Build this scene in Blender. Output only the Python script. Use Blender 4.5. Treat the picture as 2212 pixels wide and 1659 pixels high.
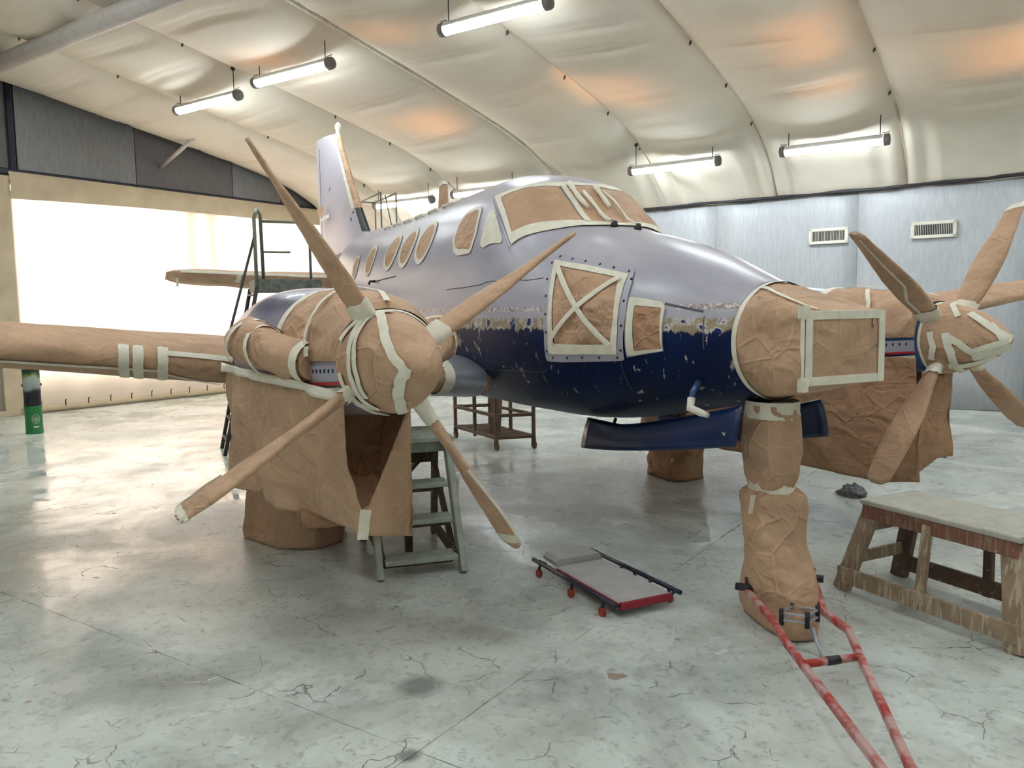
import bpy, bmesh, math, random
from mathutils import Vector, Matrix, noise
random.seed(7)
for o in list(bpy.data.objects): bpy.data.objects.remove(o)
SC=bpy.context.scene; COL=SC.collection
V=Vector; PI=math.pi
# ---------------------------------------------------------------- camera
CAM_POS=V((-3.631,3.104,1.686)); YAW,PITCH,ROLL=-.4538,-.0912,-.01525; FPX=1736.6
_f=V((math.cos(YAW)*math.cos(PITCH),math.sin(YAW)*math.cos(PITCH),math.sin(PITCH)))
_r=V((math.sin(YAW),-math.cos(YAW),0)); _u=_r.cross(_f)
_r2=_r*math.cos(ROLL)+_u*math.sin(ROLL); _u2=_u*math.cos(ROLL)-_r*math.sin(ROLL)
cd=bpy.data.cameras.new('camera'); cam=bpy.data.objects.new('camera',cd); COL.objects.link(cam)
cd.sensor_fit='HORIZONTAL'; cd.sensor_width=36; cd.lens=FPX/2212*36; cd.clip_start=.05; cd.clip_end=200
cam.matrix_world=Matrix(((_r2.x,_u2.x,-_f.x,CAM_POS.x),(_r2.y,_u2.y,-_f.y,CAM_POS.y),(_r2.z,_u2.z,-_f.z,CAM_POS.z),(0,0,0,1)))
SC.camera=cam
# hangar axes: a = along the vault (towards the gable with the curtain), b = across (towards the vent wall)
HA=V((math.cos(PI/6),math.sin(PI/6),0)); HB=V((.5,-math.cos(PI/6),0))
def hab(a,b,z=0.): return HA*a+HB*b+V((0,0,z))
# ---------------------------------------------------------------- world, sun, exposure
TUBE_E=30.; SUN_E=9.; SKY_E=1.2
w=bpy.data.worlds.new('world'); SC.world=w; w.use_nodes=True
bgn=w.node_tree.nodes['Background']; bgn.inputs[0].default_value=(.80,.88,1.,1); bgn.inputs[1].default_value=SKY_E
sd=bpy.data.lights.new('sun','SUN'); sd.energy=SUN_E; sd.angle=math.radians(32); sd.color=(1.,.93,.84)
so=bpy.data.objects.new('sun',sd); COL.objects.link(so)
sdir=(-HA*math.cos(math.radians(40))+HB*.10-V((0,0,math.sin(math.radians(40))))).normalized()
so.rotation_euler=sdir.to_track_quat('-Z','Y').to_euler(); so.location=(20,10,15)
SC.cycles.max_bounces=7; SC.cycles.diffuse_bounces=5; SC.cycles.glossy_bounces=3; SC.cycles.transmission_bounces=4; SC.cycles.caustics_reflective=False; SC.cycles.caustics_refractive=False
SC.view_settings.view_transform='Standard'; SC.view_settings.look='None'
SC.view_settings.exposure=.85; SC.view_settings.gamma=1.; SC.view_settings.use_curve_mapping=False
# ---------------------------------------------------------------- helpers
def srgb(r,g,b):
    f=lambda c:(c/255/12.92 if c/255<=.04045 else ((c/255+.055)/1.055)**2.4)
    return (f(r),f(g),f(b),1.)
class NT:
    def __init__(s,name):
        s.m=bpy.data.materials.new(name); s.m.use_nodes=True; s.t=s.m.node_tree; s.b=s.t.nodes['Principled BSDF']; s.out=s.t.nodes['Material Output']
    def n(s,kind,**k):
        nd=s.t.nodes.new(kind)
        for a,v in k.items():
            if a.startswith('i_'):
                key=a[2:]; key=int(key) if key.isdigit() else key.replace('_',' ')
                if hasattr(v,'is_output'): s.t.links.new(v,nd.inputs[key])
                else: nd.inputs[key].default_value=v
            else: setattr(nd,a,v)
        return nd
    def l(s,a,b): s.t.links.new(a,b)
    def coord(s,scale=(1,1,1),kind='Object'):
        c=s.n('ShaderNodeTexCoord'); mp=s.n('ShaderNodeMapping'); s.l(c.outputs[kind],mp.inputs[0]); mp.inputs['Scale'].default_value=scale; return mp.outputs[0]
    def noise(s,vec,scale,detail=4,rough=.55,dist=0.):
        return s.n('ShaderNodeTexNoise',i_Vector=vec,i_Scale=scale,i_Detail=detail,i_Roughness=rough,i_Distortion=dist).outputs['Fac']
    def ramp(s,fac,*stops):
        r=s.n('ShaderNodeValToRGB',i_Fac=fac); e=r.color_ramp.elements
        while len(e)<len(stops): e.new(.5)
        for i,(p,c) in enumerate(stops):
            e[i].position=p; e[i].color=c if isinstance(c,tuple) else (c,c,c,1)
        return r.outputs[0]
    def mix(s,fac,a,b,mode='MIX'):
        m=s.n('ShaderNodeMix',data_type='RGBA',blend_type=mode)
        for k,v in ((0,fac),(6,a),(7,b)):
            if hasattr(v,'is_output'): s.l(v,m.inputs[k])
            else: m.inputs[k].default_value=v
        return m.outputs[2]
    def math(s,op,a,b=0.,c=None):
        m=s.n('ShaderNodeMath',operation=op)
        for k,v in enumerate((a,b,c)):
            if v is None: continue
            if hasattr(v,'is_output'): s.l(v,m.inputs[k])
            else: m.inputs[k].default_value=v
        return m.outputs[0]
    def bump(s,h,strength=.3,dist=.02):
        b=s.n('ShaderNodeBump',i_Height=h,i_Strength=strength,i_Distance=dist); s.l(b.outputs[0],s.b.inputs['Normal']); return b.outputs[0]
    def set(s,**k):
        for a,v in k.items():
            key={'col':'Base Color','rough':'Roughness','metal':'Metallic','coat':'Coat Weight','spec':'Specular IOR Level','coatr':'Coat Roughness','emit':'Emission Color','es':'Emission Strength'}[a]
            if hasattr(v,'is_output'): s.l(v,s.b.inputs[key])
            else: s.b.inputs[key].default_value=v
        return s
def plain(name,col,rough=.6,metal=0.,var=.12,scale=9.,bump=.0,coat=0.):
    t=NT(name); v=t.coord(); n=t.noise(v,scale)
    d=tuple(c*(1-var*1.6) for c in col[:3])+(1,); l=tuple(min(1,c*(1+var)) for c in col[:3])+(1,)
    t.set(col=t.ramp(n,(.3,d),(.7,l)),rough=rough,metal=metal,coat=coat)
    if bump: t.bump(t.noise(v,scale*4),bump,.005)
    return t.m
def offset_of(p):
    v=V((0,0,0))
    while p is not None: v=v+p.location; p=p.parent
    return v
class MB:
    def __init__(s): s.v=[]; s.f=[]; s.sm=[]
    def add(s,vs,fs,smooth=False):
        k=len(s.v); s.v+=[V(p) for p in vs]; s.f+=[tuple(i+k for i in f) for f in fs]; s.sm+=[smooth]*len(fs); return s
    def grid(s,fn,nu,nv,u=(0,1),v=(0,1),cu=False,cv=False,smooth=True,capu=False,flip=False):
        U=[u[0]+(u[1]-u[0])*i/(nu if cu else nu-1) for i in range(nu)]; Wv=[v[0]+(v[1]-v[0])*j/(nv if cv else nv-1) for j in range(nv)]
        vs=[fn(a,b) for a in U for b in Wv]; fs=[]
        for i in range(nu if cu else nu-1):
            for j in range(nv if cv else nv-1):
                q=(i*nv+j,((i+1)%nu)*nv+j,((i+1)%nu)*nv+(j+1)%nv,i*nv+(j+1)%nv)
                fs.append(q[::-1] if flip else q)
        k=len(s.v); s.add(vs,fs,smooth)
        if capu:
            s.f.append(tuple(k+j for j in range(nv))); s.sm.append(False)
            s.f.append(tuple(k+(nu-1)*nv+j for j in range(nv))[::-1]); s.sm.append(False)
        return s
    def beam(s,p,q,w,h,up=(0,0,1),ch=.12):
        p,q=V(p),V(q); d=(q-p).normalized(); up=V(up)
        if abs(d.dot(up))>.98: up=V((1,0,0))
        x=d.cross(up).normalized(); y=x.cross(d); c=ch*min(w,h); a,b=w/2,h/2
        sec=[(a-c,-b),(a,-b+c),(a,b-c),(a-c,b),(-a+c,b),(-a,b-c),(-a,-b+c),(-a+c,-b)]
        n=8; vs=[p+x*i+y*j for i,j in sec]+[q+x*i+y*j for i,j in sec]
        fs=[(i,(i+1)%n,n+(i+1)%n,n+i) for i in range(n)]+[tuple(range(n))[::-1],tuple(range(n,2*n))]
        return s.add(vs,fs)
    def tube(s,path,r,n=10,caps=True):
        path=[V(p) for p in path]; rs=r if isinstance(r,(list,tuple)) else [r]*len(path); vs=[]; fs=[]
        d0=(path[1]-path[0]).normalized(); ref=V((0,0,1)) if abs(d0.z)<.9 else V((1,0,0))
        for i,p in enumerate(path):
            d=(path[min(i+1,len(path)-1)]-path[max(i-1,0)]).normalized(); x=d.cross(ref).normalized(); y=x.cross(d)
            ref=y if abs(d.dot(y))<.9 else ref
            vs+=[p+(x*math.cos(2*PI*k/n)+y*math.sin(2*PI*k/n))*rs[i] for k in range(n)]
        m=len(path)
        for i in range(m-1):
            for k in range(n): fs.append((i*n+k,i*n+(k+1)%n,(i+1)*n+(k+1)%n,(i+1)*n+k))
        s.add(vs,fs,True)
        if caps:
            k0=len(s.v)-m*n; s.f+=[tuple(k0+k for k in range(n))[::-1],tuple(k0+(m-1)*n+k for k in range(n))]; s.sm+=[False,False]
        return s
    def lathe(s,prof,c,axis=(0,0,1),n=24):
        axis=V(axis).normalized(); c=V(c); x=axis.orthogonal().normalized(); y=axis.cross(x)
        return s.tube_like([(c+axis*h,r) for r,h in prof],x,y,n)
    def tube_like(s,pr,x,y,n):
        vs=[];fs=[];m=len(pr)
        for p,r in pr: vs+=[p+(x*math.cos(2*PI*k/n)+y*math.sin(2*PI*k/n))*r for k in range(n)]
        for i in range(m-1):
            for k in range(n): fs.append((i*n+k,i*n+(k+1)%n,(i+1)*n+(k+1)%n,(i+1)*n+k))
        fs+=[tuple(range(n))[::-1],tuple((m-1)*n+k for k in range(n))]
        return s.add(vs,fs,True)
    def prism(s,poly,dirv,smooth=False):
        n=len(poly); d=V(dirv); vs=[V(p) for p in poly]+[V(p)+d for p in poly]
        return s.add(vs,[tuple(range(n))[::-1],tuple(range(n,2*n))]+[(i,(i+1)%n,n+(i+1)%n,n+i) for i in range(n)],smooth)
    def build(s,name,mat,parent=None,label=None,solid=0.,fix=True):
        me=bpy.data.meshes.new(name); vs=s.v
        o=bpy.data.objects.new(name,me); COL.objects.link(o)
        if parent is not None: o.parent=parent; off=offset_of(parent)
        else:
            off=V((sum(p.x for p in vs)/len(vs),sum(p.y for p in vs)/len(vs),min(p.z for p in vs))); o.location=off
        me.from_pydata([p-off for p in vs],[],s.f); me.polygons.foreach_set('use_smooth',s.sm)
        if fix:
            bm=bmesh.new(); bm.from_mesh(me); bmesh.ops.recalc_face_normals(bm,faces=bm.faces); bm.to_mesh(me); bm.free()
        me.update(); me.materials.append(mat)
        if solid:
            md=o.modifiers.new('thick','SOLIDIFY'); md.thickness=solid; md.offset=0
        if label: o['label']=label
        return o
def tag(o,label,cat=None,group=None,kind=None):
    if label: o['label']=label
    if cat: o['category']=cat
    if group: o['group']=group
    if kind: o['kind']=kind
    return o
def empty(name,loc,label,cat,group=None):
    o=bpy.data.objects.new(name,None); COL.objects.link(o); o.location=loc; o.empty_display_size=.1
    return tag(o,label,cat,group)
def nz(p,sc=1.,seed=0.): return noise.noise(V((p[0]*sc+seed,p[1]*sc+seed*1.7,p[2]*sc-seed*.6)))
def crumple(p,amp,sc,seed=0.):
    v=V(p)*sc+V((seed,seed*.37,-seed))
    d=noise.voronoi(v)[0]; return amp*((d[0]*1.9-.75)+.5*noise.noise(v*.6)+.25*noise.noise(v*3.))
def tape_on(fn,path,width,mat,name,parent,off=.006,label=None,sub=3,jit=.1):
    """ribbon lying on a parametric surface fn(u,v) along a (u,v) path"""
    pts=[]
    for i in range(len(path)-1):
        for k in range(sub): t=k/sub; pts.append((path[i][0]*(1-t)+path[i+1][0]*t,path[i][1]*(1-t)+path[i+1][1]*t))
    pts.append(path[-1]); P=[]; N=[]
    for u,v in pts:
        e=1e-3; p=V(fn(u,v)); du=V(fn(u+e,v))-V(fn(u-e,v)); dv=V(fn(u,v+e))-V(fn(u,v-e)); n=du.cross(dv)
        n=n.normalized() if n.length>1e-12 else V((0,0,1)); P.append(p); N.append(n)
    c=sum(P,V((0,0,0)))/len(P); mb=MB(); vs=[]; fs=[]
    for i,p in enumerate(P):
        t=(P[min(i+1,len(P)-1)]-P[max(i-1,0)]).normalized(); n=N[i]
        if hasattr(fn,'center') and n.dot(p-fn.center(p))<0: n=-n
        sd=n.cross(t).normalized(); wv=width*(1+jit*(random.random()-.5))/2
        vs+=[p+sd*wv+n*(off-.003),p+n*off,p-sd*wv+n*(off-.003)]
    for i in range(len(P)-1):
        fs+=[(3*i,3*i+3,3*i+4,3*i+1),(3*i+1,3*i+4,3*i+5,3*i+2)]
    mb.add(vs,fs,True); return mb.build(name,mat,parent,label)
# ---------------------------------------------------------------- materials
def m_paper(name,col,sc=1.):
    t=NT(name); v=t.coord(); n1=t.noise(v,3*sc,3,.6)
    v1=t.n('ShaderNodeTexVoronoi',feature='F1',i_Vector=v,i_Scale=4.2*sc).outputs['Distance']; v2=t.n('ShaderNodeTexVoronoi',feature='F1',i_Vector=v,i_Scale=11.*sc).outputs['Distance']
    ve=t.n('ShaderNodeTexVoronoi',feature='DISTANCE_TO_EDGE',i_Vector=t.mix(.06,v,t.n('ShaderNodeTexNoise',i_Vector=v,i_Scale=2.5).outputs['Color']),i_Scale=5.2*sc).outputs['Distance']
    cr=t.math('MULTIPLY',t.ramp(ve,(0.,1.),(.05,0.)),t.ramp(t.noise(v,1.7,2),(.42,0.),(.6,1.)))
    base=t.ramp(n1,(.25,tuple(c*.82 for c in col[:3])+(1,)),(.75,tuple(min(1,c*1.12) for c in col[:3])+(1,)))
    base=t.mix(t.math('MULTIPLY',cr,.22),base,tuple(min(1,c*1.5) for c in col[:3])+(1,))
    t.set(col=base,rough=.62,spec=.28)
    h=t.math('ADD',t.math('MULTIPLY',n1,.8),t.math('ADD',t.math('MULTIPLY',v1,.75),t.math('MULTIPLY',v2,.22))); t.bump(t.math('ADD',t.math('MULTIPLY_ADD',cr,.10,h),t.math('MULTIPLY',t.noise(t.coord((4,4,5)),1.1*sc,3,.5,.9),.9)),.95,.05); return t.m
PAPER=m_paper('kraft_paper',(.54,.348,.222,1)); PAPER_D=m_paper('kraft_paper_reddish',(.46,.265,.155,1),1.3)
def m_tape():
    t=NT('masking_tape'); v=t.coord(); n=t.noise(v,14,4)
    t.set(col=t.ramp(n,(.25,(.69,.645,.52,1)),(.75,(.87,.825,.70,1))),rough=.6); t.bump(t.noise(v,40,1),.25,.005); return t.m
TAPE=m_tape()
def m_fuselage():
    t=NT('stripped_paint_fuselage'); v=t.coord(); sep=t.n('ShaderNodeSeparateXYZ',i_0=v); z=sep.outputs[2]; x=sep.outputs[0]
    wob=t.math('MULTIPLY',t.math('SUBTRACT',t.noise(t.coord((9,9,3)),2.2,5,.65),.5),.12)
    zz=t.math('ADD',z,wob)
    grey=t.ramp(t.noise(t.coord((.6,2,2)),2.2,3),(.25,srgb(163,160,172)),(.75,srgb(187,184,194)))
    blue=t.ramp(t.noise(v,1.6,3),(.3,srgb(9,20,50)),(.8,srgb(15,38,84)))
    tan=t.ramp(t.noise(t.coord((16,16,16)),1.,4),(.40,srgb(150,134,112)),(.50,srgb(166,152,130)),(.56,srgb(206,200,200)),(.62,srgb(30,45,90)))
    # chips in the blue: stretched specks getting rarer downwards
    chipn=t.noise(t.coord((7,7,3.2)),2.4,6,.62,.6); thr=t.math('MULTIPLY_ADD',t.math('SUBTRACT',1.6,z),.13,.592)
    chip=t.math('GREATER_THAN',chipn,thr)
    big=t.math('GREATER_THAN',t.noise(t.coord((2,2,1.6)),1.9,2),.40)
    chip=t.math('MULTIPLY',chip,big)
    # the scratches stop under the nose and where the paint was not sanded
    bluec=t.mix(chip,blue,t.ramp(t.noise(v,30,2),(.4,srgb(140,128,108)),(.6,srgb(182,174,166))))
    f1=t.ramp(t.math('SUBTRACT',zz,1.05),(.505,0.),(.515,1.))
    f1.node.inputs[0].links  # keep
    c=t.mix(f1,bluec,tan)
    f2=t.ramp(t.math('SUBTRACT',t.math('ADD',z,t.math('MULTIPLY',wob,.35)),1.05),(.577,0.),(.587,1.))
    c=t.mix(f2,c,grey)
    # thin mottled line above the band
    ln=t.math('LESS_THAN',t.math('ABSOLUTE',t.math('SUBTRACT',z,1.692)),.014)
    ln=t.math('MULTIPLY',ln,t.math('GREATER_THAN',t.noise(t.coord((12,12,4)),2.6,4),.47))
    c=t.mix(ln,c,t.ramp(t.noise(v,40,2),(.45,srgb(150,132,118)),(.55,srgb(214,206,206))))
    t.set(col=c,rough=t.ramp(f2,(0.,.38),(1.,.30)),spec=t.ramp(f2,(0.,.16),(1.,.42)))
    t.bump(t.noise(v,5,3),.05,.02); return t.m
FUSE=m_fuselage()
GREY=plain('grey_primer',srgb(172,170,182),.4,var=.06,scale=3)
def m_nac():
    t=NT('nacelle_paint'); v=t.coord(); sep=t.n('ShaderNodeSeparateXYZ',i_0=v); n=t.noise(v,2.,4)
    z=t.math('ADD',sep.outputs[2],t.math('MULTIPLY',t.math('SUBTRACT',n,.5),.1))
    blue=t.ramp(n,(.3,srgb(44,52,92)),(.7,srgb(70,78,122)))
    c=t.mix(t.ramp(t.math('SUBTRACT',z,1.0),(.60,1.),(.72,0.)),blue,srgb(158,150,164))
    t.set(col=c,rough=.3,coat=.2); return t.m
NACM=m_nac()
BLUE=NT('dark_blue_paint'); _v=BLUE.coord()
BLUE.set(col=BLUE.mix(BLUE.math('GREATER_THAN',BLUE.noise(BLUE.coord((9,9,5)),2.2,5,.6,.4),.68),BLUE.ramp(BLUE.noise(_v,2,3),(.3,srgb(10,24,56)),(.8,srgb(20,48,98))),srgb(170,165,160)),rough=.28,coat=.2); BLUE=BLUE.m
BLUEP=plain('blue_cowl_paint',srgb(58,84,130),.3,var=.08)
RED=plain('red_line_paint',srgb(190,30,48),.45); SILVER=plain('bare_aluminium',srgb(176,180,190),.35,.6,var=.06)
DARK=plain('dark_metal',srgb(52,50,54),.5,.4); BLACKP=plain('black_plastic',srgb(24,24,28),.5)
# ---------------------------------------------------------------- setting: floor
def m_floor():
    t=NT('painted_concrete'); v=t.coord()
    n=t.noise(v,.55,4,.6,.3); n2=t.noise(v,2.4,4,.65)
    base=t.ramp(n,(.30,srgb(198,206,201)),(.46,srgb(214,222,217)),(.62,srgb(222,227,220)),(.75,srgb(224,222,210)))
    base=t.mix(t.ramp(n2,(.34,.5),(.58,0.)),base,srgb(164,166,158))
    st=t.ramp(t.noise(v,1.05,4,.7,.8),(.30,1.),(.47,0.)); base=t.mix(t.math('MULTIPLY',st,.5),base,srgb(138,140,135))
    fine=t.noise(v,22,3,.7); base=t.mix(t.ramp(fine,(.33,.4),(.46,0.)),base,srgb(126,128,122))
    # short broken cracks in the coating
    dist=t.n('ShaderNodeTexNoise',i_Vector=v,i_Scale=3.2,i_Detail=4.).outputs['Color']
    vv=t.mix(.22,v,dist)
    vor=t.n('ShaderNodeTexVoronoi',feature='DISTANCE_TO_EDGE',i_Vector=vv,i_Scale=3.6).outputs['Distance']
    line=t.ramp(vor,(0.,1.),(.012,0.)); gate=t.ramp(t.noise(v,3.1,3,.6),(.53,0.),(.57,1.)); cr=t.math('MULTIPLY',line,gate)
    vor2=t.n('ShaderNodeTexVoronoi',feature='DISTANCE_TO_EDGE',i_Vector=vv,i_Scale=9.).outputs['Distance']
    cr2=t.math('MULTIPLY',t.ramp(vor2,(0.,1.),(.028,0.)),t.ramp(t.noise(v,4.3,3,.6),(.62,0.),(.66,1.)))
    crk=t.math('MINIMUM',t.math('ADD',cr,t.math('MULTIPLY',cr2,.7)),1.)
    base=t.mix(t.math('MULTIPLY',crk,.8),base,srgb(70,72,66))
    # rust-brown flakes
    fl=t.math('GREATER_THAN',t.noise(v,5.,2),.775); base=t.mix(t.math('MULTIPLY',fl,.7),base,srgb(150,112,84))
    geo=t.n('ShaderNodeNewGeometry').outputs['Position']
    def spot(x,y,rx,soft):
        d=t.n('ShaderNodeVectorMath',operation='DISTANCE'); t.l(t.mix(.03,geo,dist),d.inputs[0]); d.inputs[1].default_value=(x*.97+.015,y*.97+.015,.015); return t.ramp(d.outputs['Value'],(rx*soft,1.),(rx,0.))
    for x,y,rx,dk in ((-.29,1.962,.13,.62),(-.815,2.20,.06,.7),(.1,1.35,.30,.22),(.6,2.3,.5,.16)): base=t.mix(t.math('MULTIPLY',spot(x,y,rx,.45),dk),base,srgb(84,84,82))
    rg=t.ramp(t.noise(v,.9,4,.6,.4),(.41,.05),(.46,.20),(.60,.40)); t.set(col=base,rough=rg,spec=.5)
    h=t.math('SUBTRACT',t.math('MULTIPLY',t.noise(v,1.6,2),.8),t.math('MULTIPLY',cr,.25)); t.bump(h,.22,.03); return t.m
FLOORM=m_floor(); JOINT=plain('joint_filler',srgb(112,112,102),.9,var=.3,scale=30)
A0,A1,B0,B1=-11.,13.38,-15.2,10.05
mb=MB(); mb.prism([hab(A0-.6,B0-.3,-.30),hab(A1+.5,B0-.3,-.30),hab(A1+.5,B1+.3,-.30),hab(A0-.6,B1+.3,-.30)],(0,0,.288))
floor=tag(mb.build('floor',JOINT),None,kind='structure')
aj=[A0-.6,-5.1,.38,5.86,11.3,A1+.5]; bj=[B0-.3,-13.2,-7.75,-2.27,3.2,8.6,B1+.3]; g=.002
for i in range(len(aj)-1):
    for j in range(len(bj)-1):
        def edge(p,q,n=70):
            out=[]
            for k in range(n):
                t=k/n; out.append((p[0]+(q[0]-p[0])*t,p[1]+(q[1]-p[1])*t))
            return out
        a0,a1,b0,b1=aj[i]+g,aj[i+1]-g,bj[j]+g,bj[j+1]-g
        loop=edge((a0,b0),(a1,b0))+edge((a1,b0),(a1,b1))+edge((a1,b1),(a0,b1))+edge((a0,b1),(a0,b0))
        loop=[(a+.006*nz((a,b,i),7.)+.004*nz((a,b,i),31.),b+.006*nz((a,b,5+j),7.)+.004*nz((a,b,j),31.)) for a,b in loop]
        MB().prism([hab(a,b,-.013) for a,b in loop],(0,0,.013)).build('floor_slab',FLOORM,floor)
# ---------------------------------------------------------------- setting: walls
def m_foil(name,c0,c1,metal,rough):
    t=NT(name); v=t.coord(); n=t.noise(t.coord((14,14,2.2)),2.,5,.7); n3=t.noise(v,.5,3)
    c=t.ramp(n,(.3,c0),(.7,c1)); c=t.mix(t.ramp(n3,(.35,.25),(.65,0.)),c,tuple(k*.8 for k in c0[:3])+(1,))
    t.set(col=c,metal=metal,rough=rough); t.bump(t.noise(t.coord((18,18,3)),2.,4),.12,.02); return t.m
FOIL=m_foil('foil_insulation',srgb(172,175,180),srgb(194,197,201),.22,.55); FOILD=m_foil('dull_foil_insulation',srgb(118,118,120),srgb(142,142,144),.35,.5)
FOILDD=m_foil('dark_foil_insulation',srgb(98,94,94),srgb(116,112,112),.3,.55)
WALLP=plain('off_white_sheet',srgb(205,200,186),.7,var=.05,scale=2)
TANF=plain('tan_canvas',srgb(208,190,160),.8,var=.08,scale=3); BEAMM=plain('blue_black_steel',srgb(46,46,62),.5,.3)
EAVE=3.62
def wall_box(name,a0,a1,b0,b1,z0,z1,mat):
    m=MB(); m.prism([hab(a0,b0,z0),hab(a1,b0,z0),hab(a1,b1,z0),hab(a0,b1,z0)],(0,0,z1-z0)); return tag(m.build(name,mat),None,kind='structure')
wr=wall_box('wall_right',A0,A1,B1+.05,B1+.25,0,EAVE+.6,FOIL)
k=0
for i in range(10):          # foil panels of the vent wall, each standing a little proud
    a0=A0+i*2.44; a1=min(a0+2.44,A1)
    if a1-a0<.2: continue
    m=MB(); m.grid(lambda u,v,a0=a0,a1=a1:hab(a0+.002+(a1-a0-.004)*u,B1+.02+.005*nz((a0+u*2,v*3,i),1.4),0.01+(EAVE+.12)*v),7,9)
    m.build('foil_panel',FOIL,wr,solid=.03)
wall_box('wall_left',A0,A1,B0-.25,B0,0,4.2,WALLP); wall_box('wall_front',A0-.25,A0,B0-.25,B1+.25,0,6.4,WALLP)
# arched profile of the vault
PB=[-15.2,-14.6,-13.4,-11,-8,-5,-2,.5,2.33,3.95,5.81,7.66,9.0,9.6,10.05]; PZ=[3.6,4.2,4.75,5.35,5.8,6.05,6.12,5.95,5.74,5.5,5.207,4.87,4.42,4.05,3.62]
def slopes(xs,ys):
    n=len(xs);d=[(ys[i+1]-ys[i])/(xs[i+1]-xs[i]) for i in range(n-1)];m=[d[0]]
    for i in range(1,n-1):
        if d[i-1]*d[i]<=0:m.append(0.)
        else:
            h0=xs[i]-xs[i-1];h1=xs[i+1]-xs[i];w1=2*h1+h0;w2=h1+2*h0; m.append((w1+w2)/(w1/d[i-1]+w2/d[i]))
    m.append(d[-1]);return m
def herm(x,xs,ys,ms):
    x=max(xs[0],min(xs[-1],x));i=0
    while i<len(xs)-2 and x>xs[i+1]:i+=1
    h=xs[i+1]-xs[i];t=(x-xs[i])/h
    return (2*t**3-3*t*t+1)*ys[i]+(t**3-2*t*t+t)*h*ms[i]+(-2*t**3+3*t*t)*ys[i+1]+(t**3-t*t)*h*ms[i+1]
PM=slopes(PB,PZ)
def prof(b): return herm(b,PB,PZ,PM)
# gable wall: backing around the door opening, panels above the girder
GA=A1; DB0,DB1,DZ=2.36,9.45,3.95
def gable_part(b0,b1,z0,n=24,th=.2,a=GA+.02):
    bs=[b0+(b1-b0)*i/n for i in range(n+1)]; poly=[hab(a,b,z0) for b in (b0,b1)]+[hab(a,b,max(z0+.001,prof(b)+.5)) for b in reversed(bs)]
    return MB().prism(poly,HA*th)
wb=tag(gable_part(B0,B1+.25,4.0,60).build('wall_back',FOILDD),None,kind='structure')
m=MB(); m.prism([hab(GA+.02,B0,0),hab(GA+.02,DB0,0),hab(GA+.02,DB0,4.),hab(GA+.02,B0,4.)],HA*.2); m.build('lower_wall',WALLP,wb)
m=MB(); m.prism([hab(GA+.02,DB1,0),hab(GA+.02,B1+.25,0),hab(GA+.02,B1+.25,4.),hab(GA+.02,DB1,4.)],HA*.2); m.build('lower_wall',FOIL,wb)
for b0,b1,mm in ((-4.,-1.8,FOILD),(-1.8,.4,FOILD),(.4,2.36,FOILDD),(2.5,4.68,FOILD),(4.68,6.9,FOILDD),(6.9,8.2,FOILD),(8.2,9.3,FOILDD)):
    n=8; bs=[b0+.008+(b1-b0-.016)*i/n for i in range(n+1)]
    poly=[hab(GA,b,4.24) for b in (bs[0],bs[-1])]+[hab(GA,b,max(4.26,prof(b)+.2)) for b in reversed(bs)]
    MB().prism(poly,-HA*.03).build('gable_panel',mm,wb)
# steel: girder under the gable panels and the column at the left
m=MB(); m.beam(hab(GA-.05,B0,4.18),hab(GA-.05,9.5,4.18),.10,.09); tag(m.build('trim_1',BEAMM),None,kind='structure')
m=MB(); m.beam(hab(GA-.06,2.42,4.2),hab(GA-.06,2.42,5.85),.09,.09); tag(m.build('trim_2',BEAMM),None,kind='structure')
# dark edge where the gable meets the liner
m=MB(); m.tube([hab(GA-.05,b,prof(b)-.02) for b in [-3+.4*i for i in range(33)]],.035,8); tag(m.build('trim_3',BEAMM),None,kind='structure')
# ---------------------------------------------------------------- setting: ceiling = roof shell + liner panels
RIBS=[-11.,-8.9,-7.8,-5.7,-3.65,-1.6,.45,2.5,4.55,6.6,9.1,11.2,13.38]
def m_liner():
    t=NT('translucent_liner'); v=t.coord(); n=t.noise(v,1.2,4)
    c=t.ramp(n,(.3,srgb(224,214,197)),(.7,srgb(235,227,211))); h=t.noise(v,.8,3,.6)
    bp=t.n('ShaderNodeBump',i_Height=h,i_Strength=.25,i_Distance=.08).outputs[0]
    df=t.n('ShaderNodeBsdfDiffuse',i_Color=c,i_Normal=bp); tr=t.n('ShaderNodeBsdfTranslucent',i_Color=srgb(236,180,120))
    gl=t.n('ShaderNodeBsdfGlossy',i_Roughness=.5,i_Normal=bp); mx=t.n('ShaderNodeMixShader',i_Fac=.13); t.l(df.outputs[0],mx.inputs[1]); t.l(tr.outputs[0],mx.inputs[2])
    m2=t.n('ShaderNodeMixShader',i_Fac=.04); t.l(mx.outputs[0],m2.inputs[1]); t.l(gl.outputs[0],m2.inputs[2]); t.l(m2.outputs[0],t.out.inputs[0]); return t.m
LINER=m_liner(); ROOFM=plain('roof_sheet',srgb(150,150,148),.6)
SKY=[(6.0,3.7,.9,.55),(7.6,6.4,.9,1.0),(4.2,6.6,.8,1.2),(1.3,6.1,.9,1.3),(1.25,7.4,.7,.5),(-.75,7.2,.9,.9),(-3.,6.5,.9,1.),(8.3,3.4,.7,.5),(6.2,-4,1,1),(1.,-4,1,1),(-3,1,1,1)]  # roof lights: a, b, size
RS=.40
sun_h=V((sdir.x,sdir.y,0)); shift=RS/abs(sdir.z)
da=sun_h.dot(HA)*shift; db=sun_h.dot(HB)*shift
def in_sky(a,b):
    return any(abs(a-(s[0]-da))<s[2]/2 and abs(b-(s[1]-db))<s[3]/2 for s in SKY)
m=MB(); na,nb=100,102; st=(A1+.2-(A0-.2))/na; sb=(B1+.4-(B0-.4))/nb; vs=[];fs=[]
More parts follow.
